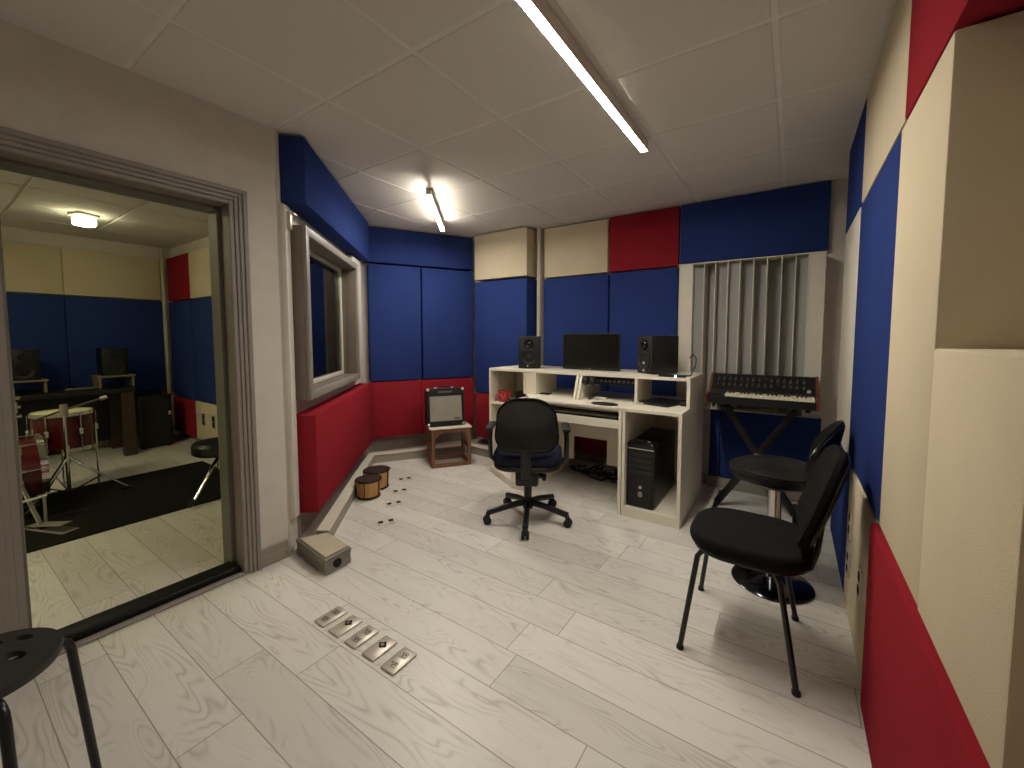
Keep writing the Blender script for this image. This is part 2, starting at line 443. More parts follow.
# trunking end box with the cable hole
t = thing('trunking_box', 'low grey trunking box with a round cable hole, at the end of the wall ledge', 'trunking box', (-2.15, 1.26, 0))
TB = [(-2.358, 1.208), (-2.0, 1.17), (-2.008, 1.33), (-2.28, 1.36)]
def tb(k): cx, cy = -2.15, 1.265; return [(cx+(p[0]-cx)*k, cy+(p[1]-cy)*k) for p in TB]
b = MB(); b.prism(TB, 0, .034, .004, 1); b.prism(tb(.975), .0341, .060, .002, 1); b.prism(TB, .0601, .074, .003, 1); b.build('body', 'boxgrey', t)
b = MB(); b.prism(tb(1.02), .0745, .088, .004, 1); b.build('lid', 'boxgrey', t)
b = MB(); b.prism(tb(.88), .0885, .097, .003, 1); b.build('cover_board', 'boxlid', t)
b = MB(); b.cyl((-2.02, 1.243, .040), (-2.0005, 1.244, .040), .024, n=24); b.build('cable_hole', 'hole', t)

# ------------------------------------------------------------------ window 1
win = thing('window_1', 'deep grey casement window between the blue and red boxes', 'window', tuple(P0+U*.75+Vector((0, 0, .95)))); win['kind'] = 'structure'
b = MB()
o0, o1, oz0, oz1 = .095, 1.405, .885, 1.905; D = .11
def ringbox(mb, s0, s1, z0, z1, i, d0, d1, fn, bev=.003):
    fn(mb, s0, s0+i, d0, d1, z0, z1, bev); fn(mb, s1-i, s1, d0, d1, z0, z1, bev)
    fn(mb, s0+i, s1-i, d0, d1, z0, z0+i, bev); fn(mb, s0+i, s1-i, d0, d1, z1-i, z1, bev)
ringbox(b, o0, o1, oz0, oz1, .05, D-.02, D, wbox); b.build('casing', 'winframe', win)
b = MB(); ringbox(b, o0+.001, o1-.001, oz0+.001, oz1-.001, .049, .002, D-.0205, wbox); ringbox(b, o0+.037, o1-.037, oz0+.037, oz1-.037, .013, -.05, .0019, wbox, 0)
b.build('box_frame', 'winside', win)
b = MB(); ringbox(b, o0+.05, o1-.05, oz0+.05, oz1-.05, .03, -.05, -.018, wbox); b.build('sash', 'winedge', win)
b = MB(); wbox(b, o0+.08, o1-.08, -.036, -.028, oz0+.08, oz1-.08); b.build('pane', 'glass', win)
b = MB(); wbox(b, .0, .070, .0, .035, .21, 1.99, .004); wbox(b, 1.44, 1.76, 0, .06, .82, 1.99, .004); o = b.build('trim_2', 'wallwhite'); struct(o, 'white strips each side of the window', 'trim')
b = MB(); wbox(b, .02, .055, .036, .055, 1.86, 1.96, .004); wbox(b, .03, .085, .0555, .07, 1.945, 1.955, .002); b.build('hinge', 'steel', win)

# ------------------------------------------------------------------ acoustic panels
def panel(fn, args, mat, label, group=None, bev=.008):
    b = MB(); fn(b, *args, bev)
    o = b.build('acoustic_panel', mat); return tag(o, label, 'acoustic panel', group)
def bbox_(mb, x0, x1, y0, y1, z0, z1, bev): mb.box(x0, x1, y0, y1, z0, z1, bev)
# window wall: blue box above, red box below
panel(wbox, (.035, 1.80, .0, .134, 2.008, ZC-.012), 'blue', 'long thick blue fabric box above the grey window')
panel(wbox, (.09, 1.82, .0, .134, .205, .797), 'red', 'long thick red fabric box below the grey window')
# corner wall
panel(abox, (-.07, 1.10, -.12, 0, 2.022, ZC-.012), 'blue', 'wide blue panel along the ceiling in the far left corner')
panel(abox, (-.035, .497, -.12, 0, .80, 2.004), 'blue', 'tall blue panel nearest the window, above the red panels')
panel(abox, (.513, 1.10, -.12, 0, .80, 2.004), 'blue', 'tall blue panel above the guitar amplifier')
panel(abox, (-.03, .492, -.12, 0, .20, .79), 'red', 'low red panel left of the guitar amplifier')
panel(abox, (.494, 1.10, -.12, 0, .20, .79), 'red', 'low red panel behind the guitar amplifier')
# back wall
panel(bbox_, (-2.955, -2.268, 3.56, YB, 1.885, ZC-.014), 'beige', 'thick beige box at the ceiling left of the white pipe')
panel(bbox_, (-2.955, -2.268, 3.56, YB, .64, 1.862), 'blue', 'tall blue box under the beige box, left of the desk')
panel(bbox_, (-2.955, -2.268, 3.56, YB, .13, .63), 'red', 'low red box between the amplifier and the desk')
panel(bbox_, (-2.168, -1.478, 3.74, YB, 1.872, ZC-.016), 'beige', 'beige panel at the ceiling right of the white pipe')
panel(bbox_, (-1.462, -.838, 3.74, YB, 1.872, ZC-.010), 'red', 'square red panel at the ceiling above the desk')
panel(bbox_, (-.826, .195, 3.74, YB, 1.885, ZC-.008), 'blue', 'wide dark blue panel at the ceiling above the slatted diffuser')
panel(bbox_, (-2.168, -1.468, 3.74, YB, .66, 1.858), 'blue', 'tall blue panel behind the left half of the monitor')
panel(bbox_, (-1.452, -.838, 3.74, YB, .66, 1.858), 'blue', 'tall blue panel between the monitor and the right speaker')
panel(bbox_, (-2.168, -1.42, 3.74, YB, .09, .648), 'red', 'low red panel under the left half of the desk')
panel(bbox_, (-1.41, -.66, 3.74, YB, .09, .648), 'red', 'low red panel seen through the desk back cutout')
panel(bbox_, (-.55, -.475, 3.745, YB, .09, .655), 'blue', 'narrow blue strip panel beside the desk side')
panel(bbox_, (-.465, .20, 3.74, YB, .09, .655), 'blue', 'low dark blue panel behind the keyboard stand')
# right wall
X0 = .25
panel(bbox_, (X0, XR, 2.556, 3.25, 1.885, ZC-.004), 'blue', 'blue box at the ceiling, farthest along the right wall')
panel(bbox_, (X0, XR, 1.664, 2.550, 1.887, ZC-.004), 'beige', 'beige box at the ceiling between the blue and red ones')
panel(bbox_, (X0, XR, .35, 1.656, 1.887, ZC-.004), 'red', 'red box at the ceiling, nearest on the right wall')
panel(bbox_, (X0, XR, 1.702, 2.56, .662, 1.88), 'blue', 'tall blue panel on the right wall beside the black chairs')
panel(bbox_, (X0, XR, 1.212, 1.692, .662, 1.88), 'beige', 'tall thick beige panel on the right wall next to the blue one', bev=.007)
panel(bbox_, (X0-.002, XR, .772, 1.203, .662, 1.236), 'beige', 'short thick beige box nearest on the right wall', bev=.006)
panel(bbox_, (X0, XR, 2.478, 3.30, .012, .648), 'blue', 'low blue panel on the right wall behind the chairs')
panel(bbox_, (X0-.014, XR, .25, 1.756, .003, .650), 'red', 'low red panel on the right wall nearest the viewer', bev=.012)
ob = panel(bbox_, (X0, XR, 1.764, 2.470, .005, .648), 'beige', 'low beige panel with sockets beside the black chairs')
def socket(y, z, parent, x=X0):
    b = MB(); b.box(x-.006, x+.002, y-.035, y+.035, z-.06, z+.06, .002, 1); p = b.build('socket_plate', 'steel', parent)
    for dz in (-.027, .027):
        b = MB(); b.box(x-.0085, x-.0055, y-.017, y+.017, z+dz-.016, z+dz+.016, .002, 1); b.build('outlet_face', 'hole', p)
socket(2.33, .42, ob); socket(2.33, .24, ob); socket(1.98, .32, ob)
# plain white board beyond the panels on the right wall
b = MB(); b.box(X0-.004, XR, 2.565, 3.20, .66, 1.882, .012, 2)
tag(b.build('wall_board', 'diffuser'), 'tall white board on the right wall in the back corner', 'wall board')
# white conduit
b = MB(); b.box(-2.235, -2.198, 3.70, YB, .09, ZC, .006, 2); tag(b.build('cable_conduit', 'conduit'), 'white vertical conduit between the two beige panels', 'conduit')
b = MB(); b.box(-2.982, -2.962, 3.60, 3.62, .09, ZC-.02, .003, 1)
tag(b.build('cable_conduit', 'trim'), 'thin grey conduit in the corner behind the amplifier', 'conduit')

# slatted diffuser on the back wall
dif = thing('sound_diffuser', 'white slatted sound diffuser on the back wall above the keyboard', 'sound diffuser', (-.32, YB, .66))
FY = 3.60
fx = [-.811, -.707, -.618, -.536, -.444, -.359, -.266, -.176, -.083, .004, .083, .180]
fx = [x*FY/3.68 for x in fx]
dz0, dz1 = 1.26-(1.26-.672)*FY/3.68, 1.26+(1.862-1.26)*FY/3.68
b = MB(); b.box(fx[0]-.005, fx[-1]+.004, FY-.001, YB, dz0-.008, dz0, .001, 1); b.build('rail', 'diffuser', dif)
b = MB(); b.box(fx[0]-.005, fx[-1]+.004, FY-.001, YB, dz1, dz1+.008, .001, 1); b.build('rail', 'diffuser', dif)
depth = [.004, .075, .170, .095, .060, .115, .125, .185, .120, .060, .002]
for i, x in enumerate(fx):
    b = MB(); b.box(x-.003, x+.003, FY, YB-.0005, dz0+.0005, dz1-.0005, .0006, 1); b.build('fin', 'diffuser', dif)
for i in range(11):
    b = MB(); b.box(fx[i]+.0033, fx[i+1]-.0033, FY+.002+depth[i], YB-.0006, dz0+.0006, dz1-.0006, 0); b.build('well_board', 'diffuser' if i in (0, 10) else 'wellshade', dif)

# ------------------------------------------------------------------ ceiling lamps
def lamp(length, loc, rz, lm, label, width=.040, glow=True):
    t = thing('linear_lamp', label, 'ceiling lamp', loc, rz)
    L = length/2; w_ = width/2
    if glow:
        b = MB(); b.box(-L, L, -w_*.9, w_*.9, -.0995, -.055, .002, 1); b.build_local('housing', 'conduit', t)
        b = MB(); b.box(-L, L, -w_, w_, -.102, -.0998); b.build_local('diffuser', lm, t)
        for sx in (-.7, .7):
            b = MB(); b.cyl((sx*L, 0, -.056), (sx*L, 0, -.001), .008, n=12); b.build_local('hanger', 'conduit', t)
    else:
        b = MB(); b.box(-L, L, -w_, w_, -.045, -.002, .002, 1)
        b.box(-L, L, -w_, -w_+.002, -.062, -.0451); b.box(-L, L, w_-.002, w_, -.062, -.0451); b.build_local('housing', 'conduit', t)
        b = MB(); b.box(-L, L, -w_+.0022, w_-.0022, -.0600, -.0453); b.build_local('diffuser', lm, t)
    for sx in (-1, 1):
        b = MB(); b.box(min(sx*L, sx*(L+.006)), max(sx*L, sx*(L+.006)), -w_-.002, w_+.002, -.104 if glow else -.064, -.055 if glow else -.002, .001, 1); b.build_local('end_cap', 'conduit', t)
    return t
l1 = lamp(1.30, (-.746, 1.777, ZC), PI/2, 'lampmain', 'long bright linear lamp on the ceiling in the middle of the room', glow=False)
v = Vector((-2.849+2.219, 2.959-2.161, 0))
l2 = lamp(v.length, (-2.534, 2.560, ZC), math.atan2(v.y, v.x), 'lampfar', 'shorter linear lamp on the ceiling in the far left corner', width=.030)

# ------------------------------------------------------------------ floor socket plates
def floor_plate(label, duplex, group):
    t = thing('floor_socket', label, 'floor socket', (0, 0, 0), 0, group)
    b = MB(); b.box(-.037, .037, -.060, .060, .0005, .009, .006, 2); b.build_local('cover_plate', 'steel', t)
    if duplex:
        for s in (-1, 1):
            b = MB(); b.prism(rrect(-.018, .018, s*.026-.015, s*.026+.015, .006), .0092, .0108, .0006, 1); f = b.build_local('outlet', 'steeldark', t)
            b = MB()
            for dx, dy in ((-.007, .003), (.007, .003), (0, -.007)): b.box(dx-.0022, dx+.0022, s*.026+dy-.004, s*.026+dy+.004, .0108, .0116)
            h = b.build_local('slots', 'hole', f)
    else:
        b = MB(); b.prism([(-.022, .014), (0, -.004), (.022, .014), (0, .034)], .0092, .0105); f = b.build_local('connector', 'hole', t)
        b = MB(); b.lathe([(.0, .0106), (.008, .0106), (.008, .013), (.005, .013), (.005, .0108)], (0, .014, 0), 16); b.build_local('connector_rim', 'steeldark', f)
    return t
near = 'steel floor sockets in the near row'
lab = ['steel duplex floor socket, first of the near row from the doorway', 'steel floor plate with a dark diamond connector, second in the near row from the doorway',
       'steel duplex floor socket in the middle of the near row of five', 'steel floor plate with a dark diamond connector, fourth in the near row from the doorway',
       'steel duplex floor socket at the desk-chair end of the near row']
px = [-1.682, -1.573, -1.458, -1.342, -1.226]
dup = floor_plate(lab[0], True, near); dup.location = (px[0], 1.005, 0)
con = floor_plate(lab[1], False, near); con.location = (px[1], 1.005, 0)
for k in (2, 3, 4): copy_thing(dup if k != 3 else con, (px[k], 1.005, 0), 0, lab[k])
far = 'white floor sockets in the far row'
def far_plate(label):
    t = thing('floor_socket', label, 'floor socket', (0, 0, 0), 0, far)
    b = MB(); b.box(-.036, .036, -.060, .060, .0005, .007, .004, 2); b.build_local('cover_plate', 'ledge', t)
    for s in (-1, 1):
        b = MB(); b.prism(rrect(-.018, .018, s*.034-.016, s*.034+.016, .006), .0072, .009, .0006, 1); b.build_local('outlet', 'hole', t)
    return t
fl = ['pale floor socket with dark outlets, nearest of the four by the red box', 'pale floor socket second from the front, beside the bongos',
      'pale floor socket third from the front, right of the bongos', 'pale floor socket farthest back, nearest the amplifier stool']
fp = None
for k, (x, y) in enumerate([(-2.256, 1.761), (-2.461, 1.998), (-2.624, 2.193), (-2.812, 2.408)]):
    if fp is None: fp = far_plate(fl[0]); fp.location = (x, y, 0); fp.rotation_euler = (0, 0, math.radians(42.7-70))
    else: copy_thing(fp, (x, y, 0), math.radians(42.7-70), fl[k])

# ------------------------------------------------------------------ studio desk
desk = thing('studio_desk', 'cream studio desk with a raised shelf hutch and side cabinets', 'desk', (-1.45, 3.1, 0))
TH = .022
# right cabinet
b = MB()
side = [(2.757, .0), (2.757, .766), (2.985, .766), (2.985, .975), (3.53, .975), (3.53, 0)]
def side_panel(mb, x0, x1, pts):
    bmx = bmesh.new(); A = [bmx.verts.new((x0, p[0], p[1])) for p in pts]; B = [bmx.verts.new((x1, p[0], p[1])) for p in pts]
    bmx.faces.new(A); bmx.faces.new(B[::-1])
    for i in range(len(pts)): bmx.faces.new((A[i], B[i], B[(i+1) % len(pts)], A[(i+1) % len(pts)]))
    bmesh.ops.recalc_face_normals(bmx, faces=bmx.faces[:]); mb.add(bmx)
side_panel(b, -.592, -.57, side); b.build('side_panel', 'melamine', desk)
b = MB(); b.box(-.964, -.944, 2.757, 3.53, 0, .742, .001, 1); b.build('side_panel', 'melamine', desk)
b = MB(); b.box(-.992, -.970, 2.757, 3.53, 0, .742, .001, 1); b.build('side_panel', 'melamine', desk)
b = MB(); b.box(-.9435, -.5925, 2.762, 3.50, .0, .066, .001, 1); b.build('cabinet_floor', 'melamine', desk)
b = MB(); b.box(-.9435, -.5925, 3.505, 3.525, .0665, .742); b.build('cabinet_back', 'melamine', desk)
# worktop: one board with an angled left end
b = MB(); b.prism([(-1.90, 2.985), (-1.72, 2.757), (-.5925, 2.757), (-.5925, 3.53), (-1.94, 3.53), (-1.94, 3.03)], .743, .766, .0015, 1); b.build('worktop', 'melamine', desk)
# top shelf
b = MB(); b.box(-2.312, -.5925, 2.985, 3.53, .953, .975, .0015, 1); b.build('top_shelf', 'melamine', desk)
# hutch uprights (each leans out at the bottom)
for x in (-1.415, -1.385, -.945):
    b = MB(); f0 = 2.985 if x < -1 else 2.985
    side_panel(b, x-.010, x+.010, [(f0-.07 if x < -1 else f0, .7665), (f0, .9525), (3.36, .9525), (3.36, .7665)]); b.build('hutch_upright', 'melamine', desk)
b = MB(); b.box(-1.935, -1.915, 2.985, 3.40, .7665, .9525, .001, 1); b.build('hutch_upright', 'melamine', desk)
b = MB(); b.box(-1.83, -1.81, 2.985, 3.36, .7665, .9525, .001, 1); b.build('hutch_upright', 'melamine', desk)
b = MB(); b.box(-1.914, -1.831, 2.992, 3.01, .7665, .9525, .001, 1); b.build('filler_board', 'melamine', desk)
# left cabinet
b = MB(); b.box(-2.312, -2.290, 2.985, 3.53, 0, .9525, .0015, 1); b.build('side_panel', 'melamine', desk)
b = MB(); b.box(-2.289, -1.941, 3.40, 3.418, .6645, .9525); b.build('cabinet_back', 'melamine', desk)
b = MB(); b.box(-2.289, -1.775, 3.45, 3.468, .0625, .6445); b.build('cabinet_back', 'melamine', desk)
b = MB(); b.prism([(-2.289, 2.985), (-1.93, 3.02), (-1.93, 3.44), (-2.289, 3.44)], .645, .664, .001, 1); b.build('shelf', 'melamine', desk)
b = MB(); b.prism([(-2.289, 2.985), (-1.915, 2.765), (-1.775, 2.765), (-1.775, 3.495), (-2.289, 3.495)], 0, .062, .001, 1); b.build('cabinet_floor', 'melamine', desk)
b = MB(); b.box(-1.915, -1.893, 2.765, 3.02, .0625, .742, .001, 1); b.build('side_panel', 'melamine', desk)
b = MB(); b.box(-1.774, -1.752, 2.80, 3.52, 0, .742, .001, 1); b.build('side_panel', 'melamine', desk)
# keyboard tray
b = MB(); b.box(-1.750, -.9925, 2.775, 3.20, .622, .640, .001, 1); b.box(-1.750, -.9925, 2.765, 2.7745, .612, .672, .001, 1); b.build('keyboard_tray', 'melamine', desk)
b = MB(); b.box(-1.750, -1.735, 2.80, 3.2, .6405, .665); b.box(-1.008, -.993, 2.80, 3.2, .6405, .665); b.build('tray_slide', 'steel', desk)
# back board with its cut-out
b = MB(); b.box(-1.750, -1.60, 3.30, 3.318, .165, .741); b.box(-1.285, -.993, 3.30, 3.318, .165, .741); b.box(-1.5995, -1.2855, 3.30, 3.318, .375, .741); b.build('back_board', 'melamine', desk)

# things on and in the desk
kb = thing('midi_keyboard', 'dark slim keyboard in the pull-out tray of the desk', 'keyboard', (-1.38, 2.9, .6405))
b = MB(); b.box(-1.72, -1.02, 2.80, 3.00, .6405, .682, .004, 2); b.build('body', 'blackmat', kb)
b = MB()
for k in range(36): b.box(-1.70+k*.0188, -1.70+k*.0188+.0175, 2.803, 2.90, .6822, .690, .001, 1)
b.build('white_keys', 'steeldark', kb)

pc = thing('computer_tower', 'black computer tower standing inside the right desk cabinet', 'computer', (-.845, 3.0, .066))
b = MB(); b.box(-.942, -.752, 2.835, 3.40, .068, .515, .006, 2); b.build('case', 'black', pc)
b = MB()
b.box(-.945, -.749, 2.80, 2.8345, .068, .482, .012, 3); b.build('front_panel', 'blackmat', pc)
b = MB(); b.box(-.945, -.749, 2.795, 2.90, .487, .528, .016, 3); b.build('top_bezel', 'blackgloss', pc)
b = MB(); b.box(-.93, -.757, 2.795, 2.80, .4805, .4865, .001, 1); b.build('bezel_line', 'steel', pc)
for k in range(4):
    b = MB(); b.box(-.925, -.762, 2.7965, 2.8005, .430-k*.042, .463-k*.042, .002, 1); b.build('drive_cover', 'blackgloss', pc)
b = MB(); b.box(-.925, -.762, 2.7975, 2.8005, .09, .31, .004, 1); b.build('mesh_grille', 'blackmat', pc)
b = MB(); b.cyl((-.843, 2.798, .215), (-.843, 2.792, .215), .011); b.build('power_button', 'steel', pc)
b = MB(); b.prism([(-.012, -.018), (.012, -.018), (.016, .0), (.010, .02), (-.010, .02), (-.016, 0)], 0, .003, mat=Matrix.Translation((-.843, 2.797, .165)) @ Matrix.Rotation(PI/2, 4, 'X')); b.build('emblem', 'steeldark', pc)
b = MB(); b.cyl((-.80, 2.84, .528), (-.80, 2.84, .533), .012); b.build('top_button', 'steel', pc)

def studio_speaker(label, loc, rz, w_, d_, h_, knobs):
    t = thing('studio_speaker', label, 'speaker', loc, rz, 'studio monitor speakers on the desk')
    b = MB(); b.box(-w_/2, w_/2, -d_/2, d_/2, 0, h_, .008, 2); b.build_local('cabinet', 'black', t)
    fy = -d_/2
    b = MB(); b.box(-w_/2+.004, w_/2-.004, fy-.008, fy+.001, .006, h_-.006, .003, 2); b.build_local('baffle', 'blackmat', t)
    rot = Matrix.Rotation(PI/2, 4, 'X')
    b = MB(); r = w_*.38
    b.lathe([(r, 0), (r, .008), (r*.92, .010), (r*.86, .004), (r*.45, -.004), (r*.34, -.003), (r*.30, .004), (0, .010)], (0, fy-.008, h_*.36), 32, rot); b.build_local('woofer', 'cone', t)
    b = MB(); r = w_*.22
    b.lathe([(r, 0), (r, .006), (r*.8, .006), (r*.5, .0), (r*.3, .004), (0, .007)], (0, fy-.008, h_*.76), 28, rot); b.build_local('tweeter', 'blackgloss', t)
    for dx, z, rr, mt in knobs:
        b = MB(); b.cyl((dx, fy-.008, z), (dx, fy-.018, z), rr, n=16); b.build_local('control_knob', mt, t)
    return t
studio_speaker('black studio speaker standing on the left end of the desk shelf', (-2.015, 3.22, .9755), math.radians(27), .19, .21, .292, [(-.01, .025, .007, 'steel')])
studio_speaker('black studio speaker on the right end of the desk shelf, turned to show its side', (-.868, 3.275, .9755), math.radians(-37), .19, .235, .295, [(.0, .028, .010, 'steel'), (.0, .085, .011, 'steel')])

mon = thing('computer_monitor', 'wide black computer monitor standing on the desk shelf', 'monitor', (-1.40, 3.26, .9755))
b = MB(); b.box(-1.684, -1.164, 3.240, 3.262, .980, 1.290, .004, 2); b.build('housing', 'blackmat', mon)
b = MB(); b.box(-1.676, -1.172, 3.2375, 3.2405, .996, 1.282, .001, 1); b.build('screen', 'screen', mon)
b = MB(); b.box(-1.45, -1.374, 3.2625, 3.40, 1.04, 1.10, .004, 1); b.box(-1.45, -1.374, 3.36, 3.40, .9865, 1.0395, .004, 1); b.build('stand_neck', 'black', mon)
b = MB(); b.prism(arc((-1.412, 3.38), .105, 0, 2*PI, 27)[:-1], .976, .986, .002, 1); b.build('stand_base', 'blackgloss', mon)
b = MB(); b.box(-1.432, -1.416, 3.236, 3.2375, .985, .990); b.build('power_light', 'steel', mon)

t = thing('rack_unit', 'black rack unit fitted under the desk shelf in the middle bay', 'audio rack unit', (-1.16, 3.1, .88))
b = MB(); b.box(-1.372, -.957, 3.03, 3.30, .885, .951, .003, 1); b.build('chassis', 'black', t)
b = MB()
for k in range(11): b.cyl((-1.34+k*.036, 3.03, .918), (-1.34+k*.036, 3.016, .918), .010, n=14)
b.build('control_knobs', 'knob', t)
t = thing('headphones', 'black headphones tucked at the left of the middle desk bay', 'headphones', (-1.33, 2.99, .9))
b = MB(); b.lathe([(0, -.02), (.026, -.02), (.034, -.008), (.034, .008), (.026, .02), (0, .02)], (-1.345, 2.985, .915), 20, Matrix.Rotation(PI/2, 4, 'Y')); b.build('ear_cup', 'blackmat', t)
b = MB(); b.lathe([(0, -.02), (.026, -.02), (.034, -.008), (.034, .008), (.026, .02), (0, .02)], (-1.285, 2.985, .915), 20, Matrix.Rotation(PI/2, 4, 'Y')); b.build('ear_cup', 'blackmat', t)
b = MB(); b.tube([(-1.345+.06*i/8, 2.985, .932+.016*math.sin(PI*i/8)) for i in range(9)], .005, 8); b.build('headband', 'black', t)

# small things
b = MB(); b.lathe([(0, 0), (.055, 0), (.065, .006), (.060, .010), (0, .008)], (-1.125, 2.83, .7665), 36, sx=1.6, sy=.85)
tag(b.build('dish', 'browndish'), 'flat dark brown oval dish on the desk top', 'dish')
t = thing('white_adapter', 'small white adapter with a cable behind the brown dish', 'adapter', (-1.25, 3.05, .7665))
b = MB(); b.box(-1.30, -1.20, 3.05, 3.10, .767, .782, .005, 2); b.build('body', 'whiteplastic', t)
b = MB(); b.tube([(-1.30, 3.07, .776), (-1.33, 3.05, .771), (-1.335, 3.0, .771), (-1.30, 2.98, .771)], .003, 6); b.build('cable', 'black', t)
t = thing('laptop', 'closed black laptop lying in the right desk bay', 'laptop', (-.80, 3.06, .7665))
m = Matrix.Translation((-.765, 3.10, 0)) @ Matrix.Rotation(math.radians(-16), 4, 'Z')
b = MB(); b.box(-.13, .10, -.14, .14, .767, .778, .004, 2, m); b.build('base', 'blackmat', t)
b = MB(); b.box(-.13, .10, -.14, .14, .7785, .786, .004, 2, m); b.build('lid', 'black', t)
t = thing('paper_stack', 'small stack of papers left of the laptop in the right bay', 'papers', (-.91, 3.05, .7665))
b = MB()
for k in range(3): b.box(-.035, .02, -.07, .07, .767+k*.004, .770+k*.004, mat=Matrix.Translation((-.908, 3.03, 0)) @ Matrix.Rotation(.1*k-.1, 4, 'Z'))
b.build('sheets', 'paper', t)
b = MB(); b.box(-.925, -.895, 2.99, 3.05, .780, .797, .006, 2); b.build('clip', 'browndish', t)
b = MB(); b.box(-.65, -.605, 3.05, 3.18, .767, .80, .01, 3); tag(b.build('cable_pouch', 'blackmat'), 'small black pouch at the right of the laptop bay', 'pouch')
t = thing('interface_box', 'flat black box with a cyan light at the foot of the right speaker', 'audio interface', (-.72, 3.03, .9755))
b = MB(); b.box(-.79, -.61, 3.0, 3.09, .976, .990, .004, 2); b.build('case', 'black', t)
b = MB(); b.cyl((-.672, 3.001, .984), (-.672, 2.997, .984), .007, n=12); b.build('indicator', 'cyan', t)
b = MB(); b.tube([(-.625, 3.08, .985), (-.60, 3.14, .981), (-.615, 3.25, .981), (-.60, 3.33, 1.05), (-.605, 3.36, 1.10), (-.625, 3.34, 1.13), (-.64, 3.3, 1.10)], .004, 6); b.build('cable', 'black', t)
t = thing('red_mug', 'small red mug with a pink pattern on the left cabinet shelf', 'mug', (-2.20, 3.06, .664))
b = MB(); b.lathe([(0, .0), (.034, 0), (.042, .02), (.056, .098), (.053, .101), (.040, .022), (0, .01)], (-2.20, 3.06, .6645), 28); b.build('cup', 'redplastic', t)
b = MB(); b.tube([(-2.20+.054*math.cos(a), 3.06+.054*math.sin(a)-.002, .690+.05*abs(math.sin(3*a))) for a in [(-2.6+.17*i) for i in range(13)]], .006, 6); b.build('pattern', 'pink', t)
b = MB(); b.tube([(-2.148, 3.06, .75), (-2.125, 3.06, .74), (-2.122, 3.06, .71), (-2.155, 3.06, .695)], .006, 8); b.build('handle', 'redplastic', t)
t = thing('power_supply', 'small black power supply box on the left cabinet shelf', 'power supply', (-2.03, 3.2, .664))
b = MB(); b.box(-2.08, -1.955, 3.08, 3.20, .6645, .765, .006, 2); b.build('box', 'black', t)
b = MB(); b.tube([(-2.08, 3.16, .68), (-2.14, 3.18, .669), (-2.20, 3.17, .669), (-2.26, 3.08, .669)], .004, 6); b.build('cable', 'black', t)
b = MB(); b.box(-1.80, -1.71, 3.03, 3.09, .767, .777, .004, 2); tag(b.build('phone', 'blackmat'), 'small dark phone at the left of the desk top', 'phone')
b = MB(); b.lathe([(0, 0), (.026, 0), (.03, .01), (.02, .024), (0, .028)], (-1.47, 3.06, .7668), 20, sx=.8, sy=1.25); tag(b.build('computer_mouse', 'blackmat'), 'black computer mouse on the desk beside the middle uprights', 'computer mouse')

# power strip and cable heap on the floor under the desk
t = thing('cable_heap', 'heap of black cables on the floor under the desk', 'cables', (-1.35, 3.35, 0))
for k in range(5):
    b = MB(); pts = []
    for i in range(28):
        a = i*.55+k; r = .06+.09*random.random()
        pts.append((-1.60+i*.019+r*math.cos(a)*.7, 3.42+r*math.sin(a), .012+.01*k+.03*random.random()))
    b.tube(pts, .006, 6); b.build('cable', 'black', t)

# ------------------------------------------------------------------ office chair (faces away, toward the desk)
OC = Vector((-1.475, 2.335, 0)); oc = thing('office_chair', 'black swivel office chair with armrests, pulled up to the desk', 'office chair', OC, math.radians(29))
# local: +y is forward (toward the desk)
for k in range(5):
    a = math.radians(-90+72*k)
    dx, dy = math.cos(a), math.sin(a)
    b = MB(); b.tube([(dx*.03, dy*.03, .125), (dx*.12, dy*.12, .115), (dx*.24, dy*.24, .088), (dx*.285, dy*.285, .078)], .021, 10, rb=.019); b.build_local('base_leg', 'black', oc)
    b = MB(); cx, cy = dx*.285, dy*.285
    px_, py_ = -dy, dx
    for s in (-1, 1):
        b.cyl((cx+px_*s*.006, cy+py_*s*.006, .027), (cx+px_*s*.024, cy+py_*s*.024, .027), .0265, n=20, bev=.004)
    b.cyl((cx, cy, .03), (cx, cy, .082), .008); b.box(cx-.018, cx+.018, cy-.018, cy+.018, .03, .062, .008, 2); b.build_local('castor', 'blackmat', oc)
b = MB(); b.cyl((0, 0, .085), (0, 0, .16), .034, .030, bev=.003); b.cyl((0, 0, .16), (0, 0, .28), .027, bev=.002); b.cyl((0, 0, .28), (0, 0, .40), .018); b.build_local('gas_column', 'black', oc)
b = MB(); b.box(-.075, .075, -.15, .10, .285, .392, .014, 2); b.build_local('tilt_mechanism', 'black', oc)
b = MB(); b.cyl((.05, -.05, .335), (.11, -.05, .325), .018, n=16, bev=.004); b.cyl((.10, -.05, .32), (.125, -.05, .318), .024, n=16, bev=.005); b.build_local('tension_knob', 'black', oc)
def cushion(prof_w, prof_d, z0, z1, r, dome=.012):
    m_ = MB(); m_.prism(rrect(-prof_w/2, prof_w/2, -prof_d/2, prof_d/2, r, 8), z0, z1, min((z1-z0)*.4, .03), 4); return m_
b = cushion(.46, .45, .425, .50, .13); b.xf(Matrix.Translation((0, .02, 0))); b.build_local('seat', 'navyfab', oc)
b = cushion(.45, .44, .393, .428, .13); b.xf(Matrix.Translation((0, .02, 0))); b.build_local('seat_shell', 'black', oc)
